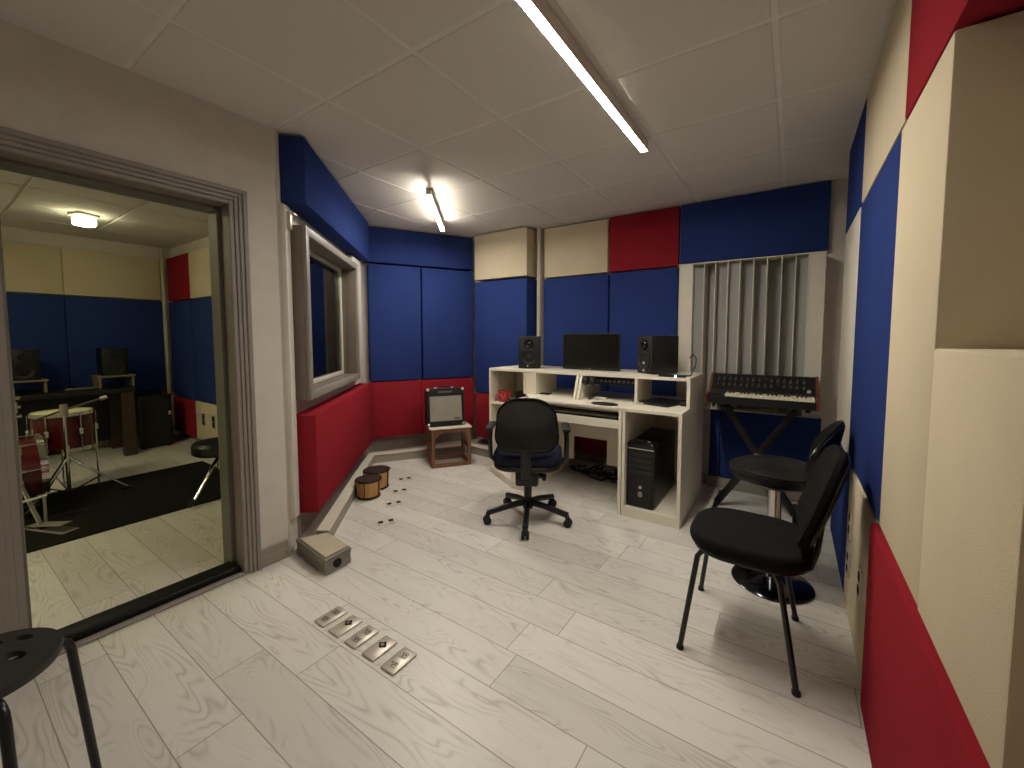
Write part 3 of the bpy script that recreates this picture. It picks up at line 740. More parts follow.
# back: curved slab
def curved_back(w_top, w_bot, z0, z1, y0, thick, curve, r=.09, n=14, m_=18, lean=.10, belly=.05):
    mb = MB(); bb = bmesh.new()
    def half(z):
        t_ = (z-z0)/(z1-z0); wv = w_bot+(w_top-w_bot)*t_; hw = wv/2
        e = min(z-z0, z1-z); rr = r*(1.25 if t_ > .5 else 1.0)
        if e < rr: hw -= rr-math.sqrt(max(0, rr*rr-(rr-e)**2))
        return max(hw, .01)
    fr, bk = [], []
    for i in range(m_+1):
        t_ = .5-.5*math.cos(PI*i/m_); z = z0+(z1-z0)*t_; hw = half(z); A, B = [], []
        for k in range(n+1):
            q = -1+2*k/n; x = hw*q
            edge = min(1, min(1-abs(q), t_*1.4, (1-t_)*1.4)*6); tk = thick*(.35+.65*math.sqrt(max(edge, 0)))
            yc = y0+curve*(x/(.5*w_bot))**2 - lean*(t_**1.0)+belly*math.sin(PI*t_)
            A.append(bb.verts.new((x, yc+tk/2, z))); B.append(bb.verts.new((x, yc-tk/2, z)))
        fr.append(A); bk.append(B)
    for i in range(m_):
        for k in range(n):
            bb.faces.new((fr[i][k], fr[i][k+1], fr[i+1][k+1], fr[i+1][k])); bb.faces.new((bk[i][k], bk[i+1][k], bk[i+1][k+1], bk[i][k+1]))
        for k in (0, n): bb.faces.new((fr[i][k], fr[i+1][k], bk[i+1][k], bk[i][k]))
    for i in (0, m_):
        for k in range(n): bb.faces.new((fr[i][k], bk[i][k], bk[i][k+1], fr[i][k+1]))
    bmesh.ops.recalc_face_normals(bb, faces=bb.faces[:]); mb.add(bb); return mb
b = curved_back(.355, .445, .525, .885, -.20, .055, .05, r=.11, lean=.07); b.build_local('backrest', 'blackfab', oc)
b = curved_back(.33, .42, .54, .87, -.234, .02, .05, r=.10, lean=.07); b.build_local('back_shell', 'black', oc)
b = MB(); b.tube([(0, -.02, .345), (0, -.17, .345), (0, -.225, .37), (0, -.245, .44), (0, -.245, .56)], .012, 10, rb=.034); b.build_local('back_bracket', 'black', oc)
for s in (-1, 1):
    b = MB(); b.tube([(s*.12, .03, .40), (s*.225, .03, .398), (s*.262, .03, .43), (s*.262, .0, .56), (s*.258, .0, .635)], .016, 10, rb=.024); a_ = b.build_local('armrest', 'black', oc)
    b = MB(); b.box(s*.258-.026, s*.258+.026, -.10, .12, .632, .662, .014, 3); b.build_local('arm_pad', 'blackmat', a_)

# ------------------------------------------------------------------ amplifier on its stool
A0 = Vector((-2.82, 2.745, 0)); hd = math.radians(35.6)
st = thing('wooden_stool', 'brown wooden box-frame stool under the amplifier', 'stool', A0, PI/2-hd)     # local x along its front, room side -y
SW, SD, SH = .385, .30, .385; p_ = .032
for x in (0, SW-p_):
    for y in (0, SD-p_):
        b = MB(); b.box(x, x+p_, y, y+p_, .034, SH-.012, .003, 1); b.build_local('leg', 'stoolwood', st)
b = MB()
b.box(0, SW, 0, p_, 0, .033, .003, 1); b.box(0, SW, SD-p_, SD, 0, .033, .003, 1); b.box(0, p_, p_, SD-p_, 0, .033, .003, 1); b.box(SW-p_, SW, p_, SD-p_, 0, .033, .003, 1); b.build_local('base_frame', 'stoolwood', st)
b = MB(); b.box(p_, SW-p_, .004, .022, SH-.05, SH-.012, .002, 1); b.box(p_, SW-p_, SD-.022, SD-.004, SH-.05, SH-.012, .002, 1)
for x, sg in ((p_, 1), (SW-p_, -1)):
    b.prism([(x, SH-.05), (x+sg*.055, SH-.05), (x, SH-.105)], -.022, -.004, mat=Matrix.Rotation(PI/2, 4, 'X'))
b.build_local('apron', 'stoolwood', st)
b = MB(); b.box(.004, .022, p_, SD-p_, SH*.42, SH*.42+.035, .002, 1); b.box(SW-.022, SW-.004, p_, SD-p_, SH*.42, SH*.42+.035, .002, 1); b.build_local('side_rail', 'stoolwood', st)
b = MB(); b.box(-.015, SW+.01, -.012, SD+.005, SH-.0115, SH, .003, 1); b.build_local('top_board', 'ledge', st)
am = thing('guitar_amplifier', 'small black guitar amplifier with a silver grille on the wooden stool', 'amplifier', A0+Vector((0, 0, SH)), PI/2-hd)
AW, AH, AD = .365, .375, .19
b = MB(); y0 = .07
bt = Matrix.Translation((-.024, y0, 0)) @ Matrix.Rotation(math.radians(-7), 4, 'X')
def abx(mb, *a): mb.box(*a, mat=bt); return mb
abx(b, 0, AW, .012, AD, .01, AH, .008, 2); b.build_local('cabinet', 'black', am)
b = MB(); abx(b, 0, AW, 0, .0115, .01, .055, .003, 1); abx(b, 0, AW, 0, .0115, AH-.075, AH, .003, 1); abx(b, 0, .026, 0, .0115, .0555, AH-.0755, .003, 1); abx(b, AW-.026, AW, 0, .0115, .0555, AH-.0755, .003, 1); b.build_local('front_frame', 'black', am)
b = MB(); abx(b, .0265, AW-.0265, .004, .0118, .0555, AH-.0755, .001, 1); b.build_local('grille', 'grille', am)
b = MB(); abx(b, .11, .245, -.003, .0, AH-.045, AH-.028, .001, 1); b.build_local('name_badge', 'knob', am)
b = MB(); abx(b, AW-.105, AW-.045, .0005, .0038, .066, .085, .001, 1); b.build_local('name_badge', 'knob', am)
for x in (.0, AW-.024):
    for z in (.01, AH-.024):
        b = MB(); abx(b, x-.002, x+.026, -.003, .03, z-.002, z+.026, .006, 2); b.build_local('corner_guard', 'steel', am)
b = MB(); b.tube([Vector(bt @ Vector(p)) for p in ((.10, .1, AH), (.10, .1, AH+.014), (.14, .1, AH+.02), (.225, .1, AH+.02), (.265, .1, AH+.014), (.265, .1, AH))], .006, 8, rb=.014); b.build_local('handle', 'black', am)
for x in (.10, .265):
    b = MB(); abx(b, x-.012, x+.012, .085, .115, AH, AH+.012, .003, 1); b.build_local('handle_clip', 'steel', am)

# ------------------------------------------------------------------ bongos on the floor
bg = thing('bongo_drums', 'pair of small wooden bongo drums on the floor beside the wall ledge', 'bongos', (-2.80, 2.08, 0))
for cx, cy, r, h in ((-2.745, 1.985, .094, .150), (-2.86, 2.15, .102, .158)):
    b = MB(); b.lathe([(0, .004), (r*.86, .004), (r*.90, .02), (r*.98, h*.7), (r*.985, h-.014), (0, h-.014)], (cx, cy, 0), 36); sh = b.build('shell', 'bongo', bg)
    b = MB(); b.lathe([(0, h-.0135), (r*.97, h-.0135), (r*.95, h-.004), (r*.6, h-.003), (0, h-.003)], (cx, cy, 0), 36); b.build('drum_skin', 'bongoskin', sh)
    b = MB(); b.ring((cx, cy, h-.010), r*1.015, .0065); b.build('rim', 'blackmetal', sh)
    b = MB(); b.ring((cx, cy, .010), r*.90, .007); b.build('bottom_ring', 'blackmetal', sh)
    b = MB()
    for k in range(5):
        a = 2*PI*k/5+.3; b.cyl((cx+r*1.0*math.cos(a), cy+r*1.0*math.sin(a), .02), (cx+r*1.05*math.cos(a), cy+r*1.05*math.sin(a), h-.012), .0035, n=8)
    b.build('tuning_rod', 'blackmetal', sh)
b = MB(); b.box(-.03, .03, -.03, .03, .05, .11, .006, 2, Matrix.Translation((-2.803, 2.067, 0)) @ Matrix.Rotation(.96, 4, 'Z')); b.build('centre_block', 'bongo', bg)

# ------------------------------------------------------------------ synthesizer and X-stand
sy = thing('synthesizer', 'black analogue synthesizer with wooden cheeks on a folding stand', 'synthesizer', (-.19, 3.4, .80))
sx0, sx1 = -.525, .150
def yz_prism(mb, x0, x1, pts): side_panel(mb, x0, x1, pts)
b = MB(); yz_prism(b, sx0+.018, sx1-.018, [(3.27, .800), (3.27, .852), (3.42, .852), (3.425, .885), (3.56, .990), (3.62, .990), (3.62, .800)]); b.build('body', 'black', sy)
for x in (sx0, sx1-.018):
    b = MB(); yz_prism(b, x, x+.0178, [(3.266, .797), (3.266, .860), (3.42, .868), (3.555, .994), (3.625, .994), (3.625, .797)]); b.build('wood_cheek', 'synthwood', sy)
b = MB(); kx0, kx1, nk = -.395, .125, 22; kw = (kx1-kx0)/nk
for k in range(nk): b.box(kx0+k*kw, kx0+(k+1)*kw-.0012, 3.274, 3.415, .8525, .872, .002, 1)
b.build('white_keys', 'key', sy)
b = MB()
for k in range(nk):
    if k % 7 in (0, 1, 3, 4, 5) and k < nk-1: b.box(kx0+(k+1)*kw-.006, kx0+(k+1)*kw+.006, 3.335, 3.416, .8725, .884, .002, 1)
b.build('black_keys', 'black', sy)
nrm = Vector((0, -.105, .135)).normalized()
b = MB()
for r_, f in ((0, .28), (1, .62)):
    for k in range(15):
        if (k*7+r_*3) % 11 == 4: continue
        c = Vector((sx0+.06+k*.038, 3.425+.135*f, .885+.105*f)); b.cyl(c, c+nrm*.014, .0085, .0075, n=12)
b.build('control_knobs', 'knob', sy)
b = MB()
for r_, f in ((0, .45), (1, .80)):
    for k in range(15):
        c = Vector((sx0+.06+k*.038, 3.425+.135*f, .885+.105*f)); b.cyl(c, c+nrm*.002, .0022, n=6)
b.build('panel_marks', 'steel', sy)
b = MB(); b.cyl((.095, 3.437, .898), (.095, 3.428, .906), .012, n=12); b.build('badge', 'steel', sy)
b = MB(); b.cyl((-.485, 3.35, .852), (-.485, 3.35, .862), .02, n=16); b.cyl((-.440, 3.35, .852), (-.440, 3.35, .862), .02, n=16); b.build('wheels', 'blackmat', sy)
for x in (-.47, .09):
    for y in (3.32, 3.58):
        b = MB(); b.cyl((x, y, .778), (x, y, .7995), .014); b.build('foot', 'blackmat', sy)
sy.location.y -= .065; sy.location.z -= .012; sy.location.x += .012
ks = thing('keyboard_stand', 'black folding X-frame stand under the synthesizer', 'keyboard stand', (-.19, 3.42, 0))
zt = .752
for (xa, xb, yy) in ((-.43, .06, 3.34), (.06, -.43, 3.38)):
    b = MB(); b.box(-.5, .5, -.014, .014, -.024, .024, .005, 2)
    p0 = Vector((xa, yy, .022)); p1 = Vector((-.395 if xb < 0 else .035, yy, zt)); d = p1-p0; L = d.length
    ang = math.atan2(d.z, d.x)
    mm = Matrix.Translation((p0+p1)/2) @ Matrix.Rotation(-ang, 4, 'Y') @ Matrix.Diagonal((L, 1, 1, 1)); b.xf(mm); lg = b.build('crossed_leg', 'blackmetal', ks)
    b = MB(); b.tube([(p0.x, 3.17, .019), (p0.x, 3.56, .019)], .017, 12); ft = b.build('floor_bar', 'blackmetal', lg)
    b = MB(); b.cyl((p0.x, 3.155, .019), (p0.x, 3.185, .019), .019); b.cyl((p0.x, 3.545, .019), (p0.x, 3.575, .019), .019); b.build('rubber_cap', 'blackmat', lg)
    b = MB(); b.tube([(p1.x, 3.22, zt), (p1.x, 3.54, zt)], .0135, 12); b.build('support_bar', 'blackmetal', lg)
b = MB(); b.cyl((-.184, 3.312, .412), (-.184, 3.41, .412), .022, n=20, bev=.003); b.build('pivot_knob', 'steeldark', ks)

# ------------------------------------------------------------------ bar stool with wrap-round back
BS = Vector((-.045, 2.42, 0)); bs = thing('pedestal_chair', 'black vinyl pedestal chair with a chrome column, behind the four-legged chair', 'chair', BS)
b = MB(); b.lathe([(0, .002), (.182, .002), (.184, .006), (.178, .012), (.10, .026), (.045, .045), (.032, .07), (0, .07)], BS, 48); b.build('disc_base', 'darkchrome', bs)
b = MB(); b.cyl(BS+Vector((0, 0, .05)), BS+Vector((0, 0, .53)), .031, n=28); b.build('column', 'chrome', bs)
b = MB(); b.cyl(BS+Vector((0, 0, .515)), BS+Vector((0, 0, .543)), .11, .15, n=28); b.build('seat_plate', 'blackmetal', bs)
b = MB(); b.lathe([(0, .5435), (.185, .5435), (.205, .555), (.210, .578), (.200, .603), (.16, .622), (.09, .638), (0, .643)], BS, 48); b.build('seat', 'vinyl', bs)
b = MB(); b.ring(BS+Vector((0, 0, .597)), .204, .006, n=48); b.build('piping', 'blackgloss', bs)
bb = bmesh.new(); rows = []
for k in range(25):
    a = math.radians(-50+100*k/24-4); e = math.cos(1.75*math.radians(-50+100*k/24)); top = .69+.175*max(e, 0)**.6
    cols = []
    for (rr, z) in ((.180, .61), (.182, .66), (.185, top-.02), (.192, top), (.210, top), (.218, top-.02), (.216, .66), (.212, .59)):
        lean = .05*(z-.56)/.3; cols.append(bb.verts.new(((rr+lean)*math.cos(a), (rr+lean)*math.sin(a), z)))
    rows.append(cols)
for A, B in zip(rows, rows[1:]):
    for k in range(8): bb.faces.new((A[k], A[(k+1) % 8], B[(k+1) % 8], B[k]))
bb.faces.new(rows[0]); bb.faces.new(rows[-1][::-1]); bmesh.ops.recalc_face_normals(bb, faces=bb.faces[:])
b = MB(); b.add(bb, Matrix.Translation(BS)); b.build('backrest', 'vinyl', bs)
b = MB(); pts = []
for k in range(25):
    a = math.radians(-50+100*k/24-4); e = math.cos(1.75*math.radians(-50+100*k/24)); top = .69+.175*max(e, 0)**.6
    rr = .201+.05*(top-.56)/.3; pts.append((BS.x+rr*math.cos(a), BS.y+rr*math.sin(a), top+.001))
b.tube(pts, .006, 8); b.build('back_piping', 'blackgloss', bs)

# ------------------------------------------------------------------ four-legged visitor chair (faces -x)
VC = thing('visitor_chair', 'black four-legged visitor chair standing by the red wall panel', 'chair', (-.12, 1.91, 0))
seat_c = Vector((-.115, 1.865, .455))
def slab(mb, w_, d_, t_, r, mat, dome=.02):
    mb.prism(rrect(-w_/2, w_/2, -d_/2, d_/2, r, 8), -t_/2, t_/2, t_*.42, 4, mat); return mb
b = MB(); slab(b, .43, .405, .060, .15, Matrix.Translation(seat_c)); b.build('seat', 'blackfab', VC)
b = MB(); slab(b, .40, .375, .02, .14, Matrix.Translation(seat_c-Vector((0, 0, .036)))); b.build('seat_shell', 'black', VC)
# backrest
lean = math.radians(17)
m = Matrix.Translation((.112, 1.885, .672)) @ Matrix.Rotation(lean, 4, 'Y') @ Matrix.Rotation(-PI/2, 4, 'Z')
b = curved_back(.36, .40, -.18, .18, 0, .045, -.025, r=.09, lean=0, belly=.006)
b.xf(m); b.build('backrest', 'blackfab', VC)
b = curved_back(.34, .38, -.17, .17, .026, .016, -.025, r=.09, lean=0, belly=.006)
b.xf(m); b.build('back_shell', 'black', VC)
R_ = .0105
for s, y0_, yt in ((-1, 1.685, 1.725), (1, 2.148, 2.085)):
    b = MB(); b.tube([(-.335, y0_, .006), (-.285, yt, .385), (-.270, yt, .408), (-.24, yt, .414), (.02, yt, .414)], R_, 12); b.build('leg', 'blackmetal', VC)
    b = MB(); b.tube([(.056, y0_, .006), (-.005, yt-.004*s, .36), (-.025, yt, .40), (-.05, yt, .4135)], R_, 12); b.build('leg', 'blackmetal', VC)
    b = MB(); b.tube([(-.03, yt-.03*s, .410), (.06, yt-.03*s, .415), (.085, yt-.03*s, .44), (.100, yt-.03*s, .50), (.112, yt-.05*s, .60)], .009, 10, rb=.015); b.build('back_upright', 'blackmetal', VC)
    b = MB(); b.cyl((-.335, y0_, 0), (-.334, y0_+.001, .014), .014); b.build('foot_cap', 'blackmat', VC)
    b = MB(); b.cyl((.056, y0_, 0), (.055, y0_, .014), .014); b.build('foot_cap', 'blackmat', VC)
b = MB(); b.tube([(-.27, 2.085, .414), (-.235, 2.10, .448), (-.04, 2.10, .442), (.02, 2.09, .43), (.05, 2.075, .47)], .009, 10); b.build('side_rail', 'blackmetal', VC)
b = MB(); b.tube([(-.25, 1.725, .414), (-.25, 2.085, .414)], R_, 12); b.tube([(-.03, 1.725, .414), (-.03, 2.085, .414)], R_, 12); b.build('cross_bar', 'blackmetal', VC)

# ------------------------------------------------------------------ low plastic stool at the lower left
MS = Vector((-1.575, .045, 0)); ms = thing('plastic_stool', 'round black plastic stool with finger holes at the lower left corner', 'stool', MS)
bb = bmesh.new(); n = 64; R = .1445; ZS = .478
holes = [(-.092, .040, .020, .011, .9), (-.062, .090, .020, .011, .6), (.012, .068, .026, .014, .4), (.075, -.030, .022, .012, 1.2), (-.02, -.085, .022, .012, 0)]
circ = [bb.verts.new((R*math.cos(2*PI*k/n), R*math.sin(2*PI*k/n), 0)) for k in range(n)]
edges = [bb.edges.new((circ[k], circ[(k+1) % n])) for k in range(n)]
for hx, hy, a_, b_, rot in holes:
    q = []
    for k in range(20):
        u_, v_ = a_*math.cos(2*PI*k/20), b_*math.sin(2*PI*k/20)
        q.append(bb.verts.new((hx+u_*math.cos(rot)-v_*math.sin(rot), hy+u_*math.sin(rot)+v_*math.cos(rot), 0)))
    edges += [bb.edges.new((q[k], q[(k+1) % 20])) for k in range(20)]
bmesh.ops.triangle_fill(bb, edges=edges, use_beauty=True)
ext = bmesh.ops.extrude_face_region(bb, geom=bb.faces[:])
for v_ in [g for g in ext['geom'] if isinstance(g, bmesh.types.BMVert)]: v_.co.z -= .014
bmesh.ops.recalc_face_normals(bb, faces=bb.faces[:])
b = MB(); b.add(bb, Matrix.Translation(MS+Vector((0, 0, ZS)))); b.lathe([(R-.012, ZS-.022), (R, ZS-.022), (R+.004, ZS-.010), (R+.002, ZS), (R-.001, ZS+.0005), (R-.012, ZS-.014)], MS, 64); b.build('seat', 'stoolseat', ms)
for k in range(4):
    a = math.radians(12+90*k); dx, dy = math.cos(a), math.sin(a)
    pts = [(0.02, ZS-.034), (.125, ZS-.034), (.148, ZS-.037), (.164, ZS-.050), (.170, ZS-.072), (.205, .0)]
    b = MB(); b.tube([(MS.x+r_*dx, MS.y+r_*dy, z_+.002) for r_, z_ in pts], .0105, 12); b.build('leg', 'blackmetal', ms)

# ------------------------------------------------------------------ the drum room beyond the doorway
XD, YD, ZD = -6.56, 1.93, 2.355
b = MB(); b.box(XD-.1, XD, YR, YD+.1, 0, 2.45); struct(b.build('wall_drum_far', 'wallwhite', smooth=False), 'far wall of the drum room', 'wall')
b = MB(); b.box(XD, -4.25, YD, YD+.1, 0, 2.45); struct(b.build('wall_drum_end', 'wallwhite', smooth=False), 'end wall of the drum room', 'wall')
b = MB(); b.prism([(-4.25, YD), (-3.83, 2.66), (-3.90, 2.73), (-4.33, YD+.1)], 0, 2.45); struct(b.build('wall_drum_splay', 'wallwhite', smooth=False), 'splayed wall of the drum room facing the window', 'wall')
b = MB(); b.box(XD, XL-.2, YR-.1, YR, 0, 2.45); struct(b.build('wall_drum_rear', 'wallwhite', smooth=False), 'rear wall of the drum room', 'wall')
b = MB(); b.prism([(XD-.1, YR), (XL-.201, YR), (XL-.201, 1.17), (-2.50, 1.30), (-3.80, 2.60), (-3.9, 2.72), (-4.33, YD+.1), (XD-.1, YD+.1)], ZD+.012, ZD+.06); cd = struct(b.build('ceiling_drum', 'tile', smooth=False), 'tiled ceiling of the drum room', 'ceiling')
b = MB()
for k in range(7):
    for j in range(5):
        x0 = XD+.05+k*.61; y0 = YR+.03+j*.61
        if x0+.6 > XL-.22: continue
        b.box(x0, x0+.59, y0, min(y0+.59, YD-.01), ZD, ZD+.0115, .004, 1)
b.build('tile', 'tile', cd)
b = MB(); b.box(-6.5, -2.9, YD-.012, YD, 0, .08, .003, 1) if False else b.box(-6.5, -4.3, YD-.012, YD, 0, .07, .003, 1); struct(b.build('baseboard_drum', 'skirt'), 'grey skirting in the drum room', 'skirting')
DX = XD+.06; DYF = YD-.07
dp = 'panels on the far wall of the drum room'; de = 'panels on the end wall of the drum room'
panel(bbox_, (XD, DX, .985, 1.80, 1.712, 2.205), 'beige', 'beige drum room panel at the ceiling, right of the far seam', dp)
panel(bbox_, (XD, DX, .10, .982, 1.712, 2.205), 'beige', 'beige drum room panel at the ceiling, left of the far seam', dp)
panel(bbox_, (XD, DX, .985, 1.80, .60, 1.698), 'blue', 'tall dark blue drum room panel behind the right speaker', dp)
panel(bbox_, (XD, DX, .10, .982, .60, 1.698), 'blue', 'tall dark blue drum room panel behind the left speaker', dp)
panel(bbox_, (XD, DX, .10, .982, .08, .59), 'red', 'low red drum room panel behind the drum kit', dp)
panel(bbox_, (XD, DX, .985, 1.80, .08, .59), 'red', 'low red drum room panel behind the black amplifier', dp)
panel(bbox_, (-6.48, -5.79, DYF, YD, 1.70, 2.225), 'red', 'red drum room panel high in the far corner', de)
panel(bbox_, (-5.775, -4.95, DYF, YD, 1.70, 2.225), 'beige', 'beige drum room panel high beside the door jamb', de)
panel(bbox_, (-6.48, -5.79, DYF, YD, .525, 1.69), 'blue', 'tall blue drum room panel next to the corner conduit', de)
panel(bbox_, (-5.775, -4.95, DYF, YD, .525, 1.69), 'blue', 'tall blue drum room panel beside the door jamb', de)
panel(bbox_, (-6.48, -5.79, DYF, YD, .075, .515), 'red', 'low red drum room panel beside the socket panel', de)
o = panel(bbox_, (-5.775, -4.95, DYF, YD, .075, .515), 'beige', 'low beige drum room panel with two dark socket plates', de)
for x in (-5.55, -5.28):
    b = MB(); b.box(x-.035, x+.035, DYF-.007, DYF+.002, .25, .39, .002, 1); p = b.build('socket_plate', 'steeldark', o)
    b = MB(); b.box(x-.02, x+.02, DYF-.010, DYF-.0065, .262, .312, .002, 1); b.build('outlet_face', 'hole', p)
    b = MB(); b.box(x-.02, x+.02, DYF-.010, DYF-.0065, .328, .378, .002, 1); b.build('outlet_face', 'hole', p)
# panel visible through the window
m = Matrix.Translation((-4.04, 2.24, 0)) @ Matrix.Rotation(math.atan2(2.66-YD, .42), 4, 'Z')
b = MB(); b.box(-.38, .25, -.05, -.005, .5, 2.2, .008, 2, m); tag(b.build('acoustic_panel', 'blue'), 'blue drum room panel glimpsed through the studio window', 'acoustic panel')
b = MB(); b.box(XD+.01, XD+.05, YD-.12, YD-.08, 0.55, ZD-.005, .008, 2); tag(b.build('cable_conduit', 'conduit'), 'pale conduit in the far corner of the drum room', 'conduit')
dl = thing('ceiling_lamp', 'small lit box lamp on the drum room ceiling, seen through the doorway', 'ceiling lamp', (-5.3, .955, ZD), math.radians(20))
b = MB(); b.box(-.075, .075, -.075, .075, -.022, -.001, .004, 1); b.build_local('mount', 'conduit', dl)
b = MB(); b.box(-.062, .062, -.062, .062, -.105, -.0225, .02, 3); b.build_local('diffuser', 'lampdrum', dl)
lamp(1.0, (-4.25, -.45, ZD), PI/2, 'lampdrumnear', 'linear lamp on the drum room ceiling, out of sight left of the doorway', width=.05, glow=False)
b = MB(); b.box(-4.92, -3.66, -.6, 1.62, .0005, .010, .004, 1); tag(b.build('rug', 'rug'), 'flat black rug under the drum kit', 'rug')

# floor tom
ft = thing('floor_tom', 'dark red drum with a cream head on legs, behind the microphone stand', 'drum', (-4.86, .68, 0))
c = Vector((-4.86, .68, 0)); r = .172
b = MB(); b.cyl(c+Vector((0, 0, .36)), c+Vector((0, 0, .655)), r, n=48); sh = b.build('shell', 'drumred', ft)
b = MB(); b.lathe([(0, .658), (r*.96, .658), (r*1.0, .655)], c, 48); b.build('drum_head', 'drumhead', ft)
for z in (.652, .368):
    b = MB(); b.lathe([(r+.002, z-.014), (r+.008, z-.014), (r+.008, z+.014), (r+.002, z+.014), (r+.002, z-.014)], c, 48); b.build('hoop', 'chrome', ft)
for k in range(6):
    a = 2*PI*k/6+.4; b = MB(); p = c+Vector((math.cos(a)*(r+.012), math.sin(a)*(r+.012), 0))
    b.cyl(p+Vector((0, 0, .37)), p+Vector((0, 0, .65)), .004, n=8); b.box(p.x-.012, p.x+.012, p.y-.012, p.y+.012, .48, .54, .004, 2); b.build('tuning_lug', 'chrome', ft)
for k in range(3):
    a = 2*PI*k/3+1.0; p = c+Vector((math.cos(a)*(r+.022), math.sin(a)*(r+.022), 0))
    b = MB(); b.cyl((p.x, p.y, .025), (p.x, p.y, .56), .0065, n=10); b.cyl((p.x, p.y, .010), (p.x, p.y, .04), .014, n=12); b.build('leg', 'chrome', ft)
# bass drum, axis along y
bd = thing('bass_drum', 'dark red bass drum lying on its side at the left of the rug', 'drum', (-4.4, .3, 0))
R = .235; c = Vector((-4.52, 0, .30)); rot = Matrix.Rotation(-PI/2, 4, 'X')
y0, y1 = .02, .515
b = MB(); b.lathe([(R, 0), (R, y1-y0)], (c.x, y0, c.z), 56, rot); b.build('shell', 'drumred', bd)
b = MB(); b.lathe([(0, y1-y0-.003), (R*.97, y1-y0-.003), (R*.99, y1-y0-.002)], (c.x, y0, c.z), 56, rot); b.build('drum_head', 'black', bd)
for y in (y0+.012, y1-.014):
    b = MB(); b.lathe([(R+.002, -.018), (R+.014, -.018), (R+.014, .018), (R+.002, .018), (R+.002, -.018)], (c.x, y, c.z), 56, rot); b.build('hoop', 'chrome', bd)
for k in range(8):
    a = 2*PI*k/8+.2; p = Vector((c.x+math.cos(a)*(R+.014), 0, c.z+math.sin(a)*(R+.014)))
    b = MB(); b.cyl((p.x, y1-.13, p.z), (p.x, y1, p.z), .005, n=8); b.cyl((p.x, y1-.14, p.z), (p.x, y1-.10, p.z), .012, n=12); b.box(p.x-.012, p.x+.012, y1-.02, y1+.006, p.z-.010, p.z+.010, .004, 2); b.build('tension_claw', 'chrome', bd)
for s in (-1, 1):
    b = MB(); b.tube([(c.x+s*R*.75, y1-.1, .16), (c.x+s*(R*.75+.07), y1-.06, .02)], .007, 8); b.build('spur', 'chrome', bd)
# pedal
pd = thing('drum_pedal', 'flat metal foot pedal on the edge of the rug', 'drum pedal', (-4.05, .48, .0105))
m = Matrix.Translation((-3.97, .47, 0)) @ Matrix.Rotation(math.radians(22), 4, 'Z')
b = MB(); b.box(-.17, .17, -.045, .045, .0105, .016, .002, 1, m); b.build('base_plate', 'steeldark', pd)
b = MB(); b.box(-.16, .14, -.035, .035, .04, .048, .003, 1, m @ Matrix.Rotation(math.radians(-7), 4, 'Y')); b.build('footboard', 'steeldark', pd)
b = MB(); b.cyl(m @ Vector((-.15, -.06, .0165)), m @ Vector((-.15, -.06, .20)), .008, n=10); b.cyl(m @ Vector((-.15, .06, .0165)), m @ Vector((-.15, .06, .20)), .008, n=10); b.cyl(m @ Vector((-.15, -.07, .195)), m @ Vector((-.15, .07, .195)), .008, n=10); b.build('uprights', 'steel', pd)
# hi-hat / cymbal stand pole at the left
def tripod(t, c, pole_top, spread, mat='chrome', h=.30, a0=.3, leg_r=.008):
    b = MB(); b.cyl(c+Vector((0, 0, .03)), c+Vector((0, 0, pole_top*.55)), .0125, n=16); b.cyl(c+Vector((0, 0, pole_top*.55)), c+Vector((0, 0, pole_top)), .009, n=16); b.build('pole', mat, t)
    b = MB(); b.cyl(c+Vector((0, 0, h-.03)), c+Vector((0, 0, h+.03)), .020, n=16); b.cyl(c+Vector((0, 0, pole_top*.55-.025)), c+Vector((0, 0, pole_top*.55+.02)), .018, n=16); b.build('collar', mat, t)
    for k in range(3):
        a = a0+2*PI*k/3; d = Vector((math.cos(a), math.sin(a), 0))
        b = MB(); b.tube([c+d*.018+Vector((0, 0, h)), c+d*spread+Vector((0, 0, .026))], leg_r, 8, rb=leg_r*1.6); lg = b.build('leg', mat, t)
        b = MB(); b.cyl(c+d*(spread-.03)+Vector((0, 0, .030)), c+d*(spread+.015)+Vector((0, 0, .024)), .0135, n=12); b.build('rubber_foot', 'blackmat', lg)
        b = MB(); b.tube([c+d*.015+Vector((0, 0, .07)), c+d*spread*.55+Vector((0, 0, .026+(h-.026)*.45))], leg_r*.7, 6); b.build('brace', mat, t)
hh = thing('hi_hat_stand', 'chrome hi-hat stand pole beside the bass drum', 'drum hardware', (-4.2, .378, .0105))
tripod(hh, Vector((-4.2, .378, .0)), .93, .20, h=.28)
b = MB()
for z in (.86, .80, .74): b.cyl((-4.2, .355, z), (-4.2, .405, z), .012, n=12)
b.cyl((-4.2, .378, .765), (-4.2, .378, .835), .017, n=14); b.build('clamp', 'chrome', hh)
mcp = Vector((-4.606, .653, 0))
mc = thing('microphone_stand', 'chrome boom stand with its arm angled over the cream drum head', 'microphone stand', mcp+Vector((0, 0, .0105)))
tripod(mc, mcp, .740, .33, h=.32, a0=math.radians(74))
b = MB(); b.cyl(mcp+Vector((0, 0, .66)), mcp+Vector((0, 0, .745)), .026, .022, n=16); b.build('boom_clamp', 'steeldark', mc)
b = MB(); b.tube([(-4.606, .50, .650), (-4.606, .653, .702), (-4.606, .870, .768)], .008, 8); b.build('boom_arm', 'chrome', mc)
b = MB(); b.cyl((-4.606, .855, .763), (-4.606, .893, .775), .016, n=14); b.build('counterweight', 'steel', mc)
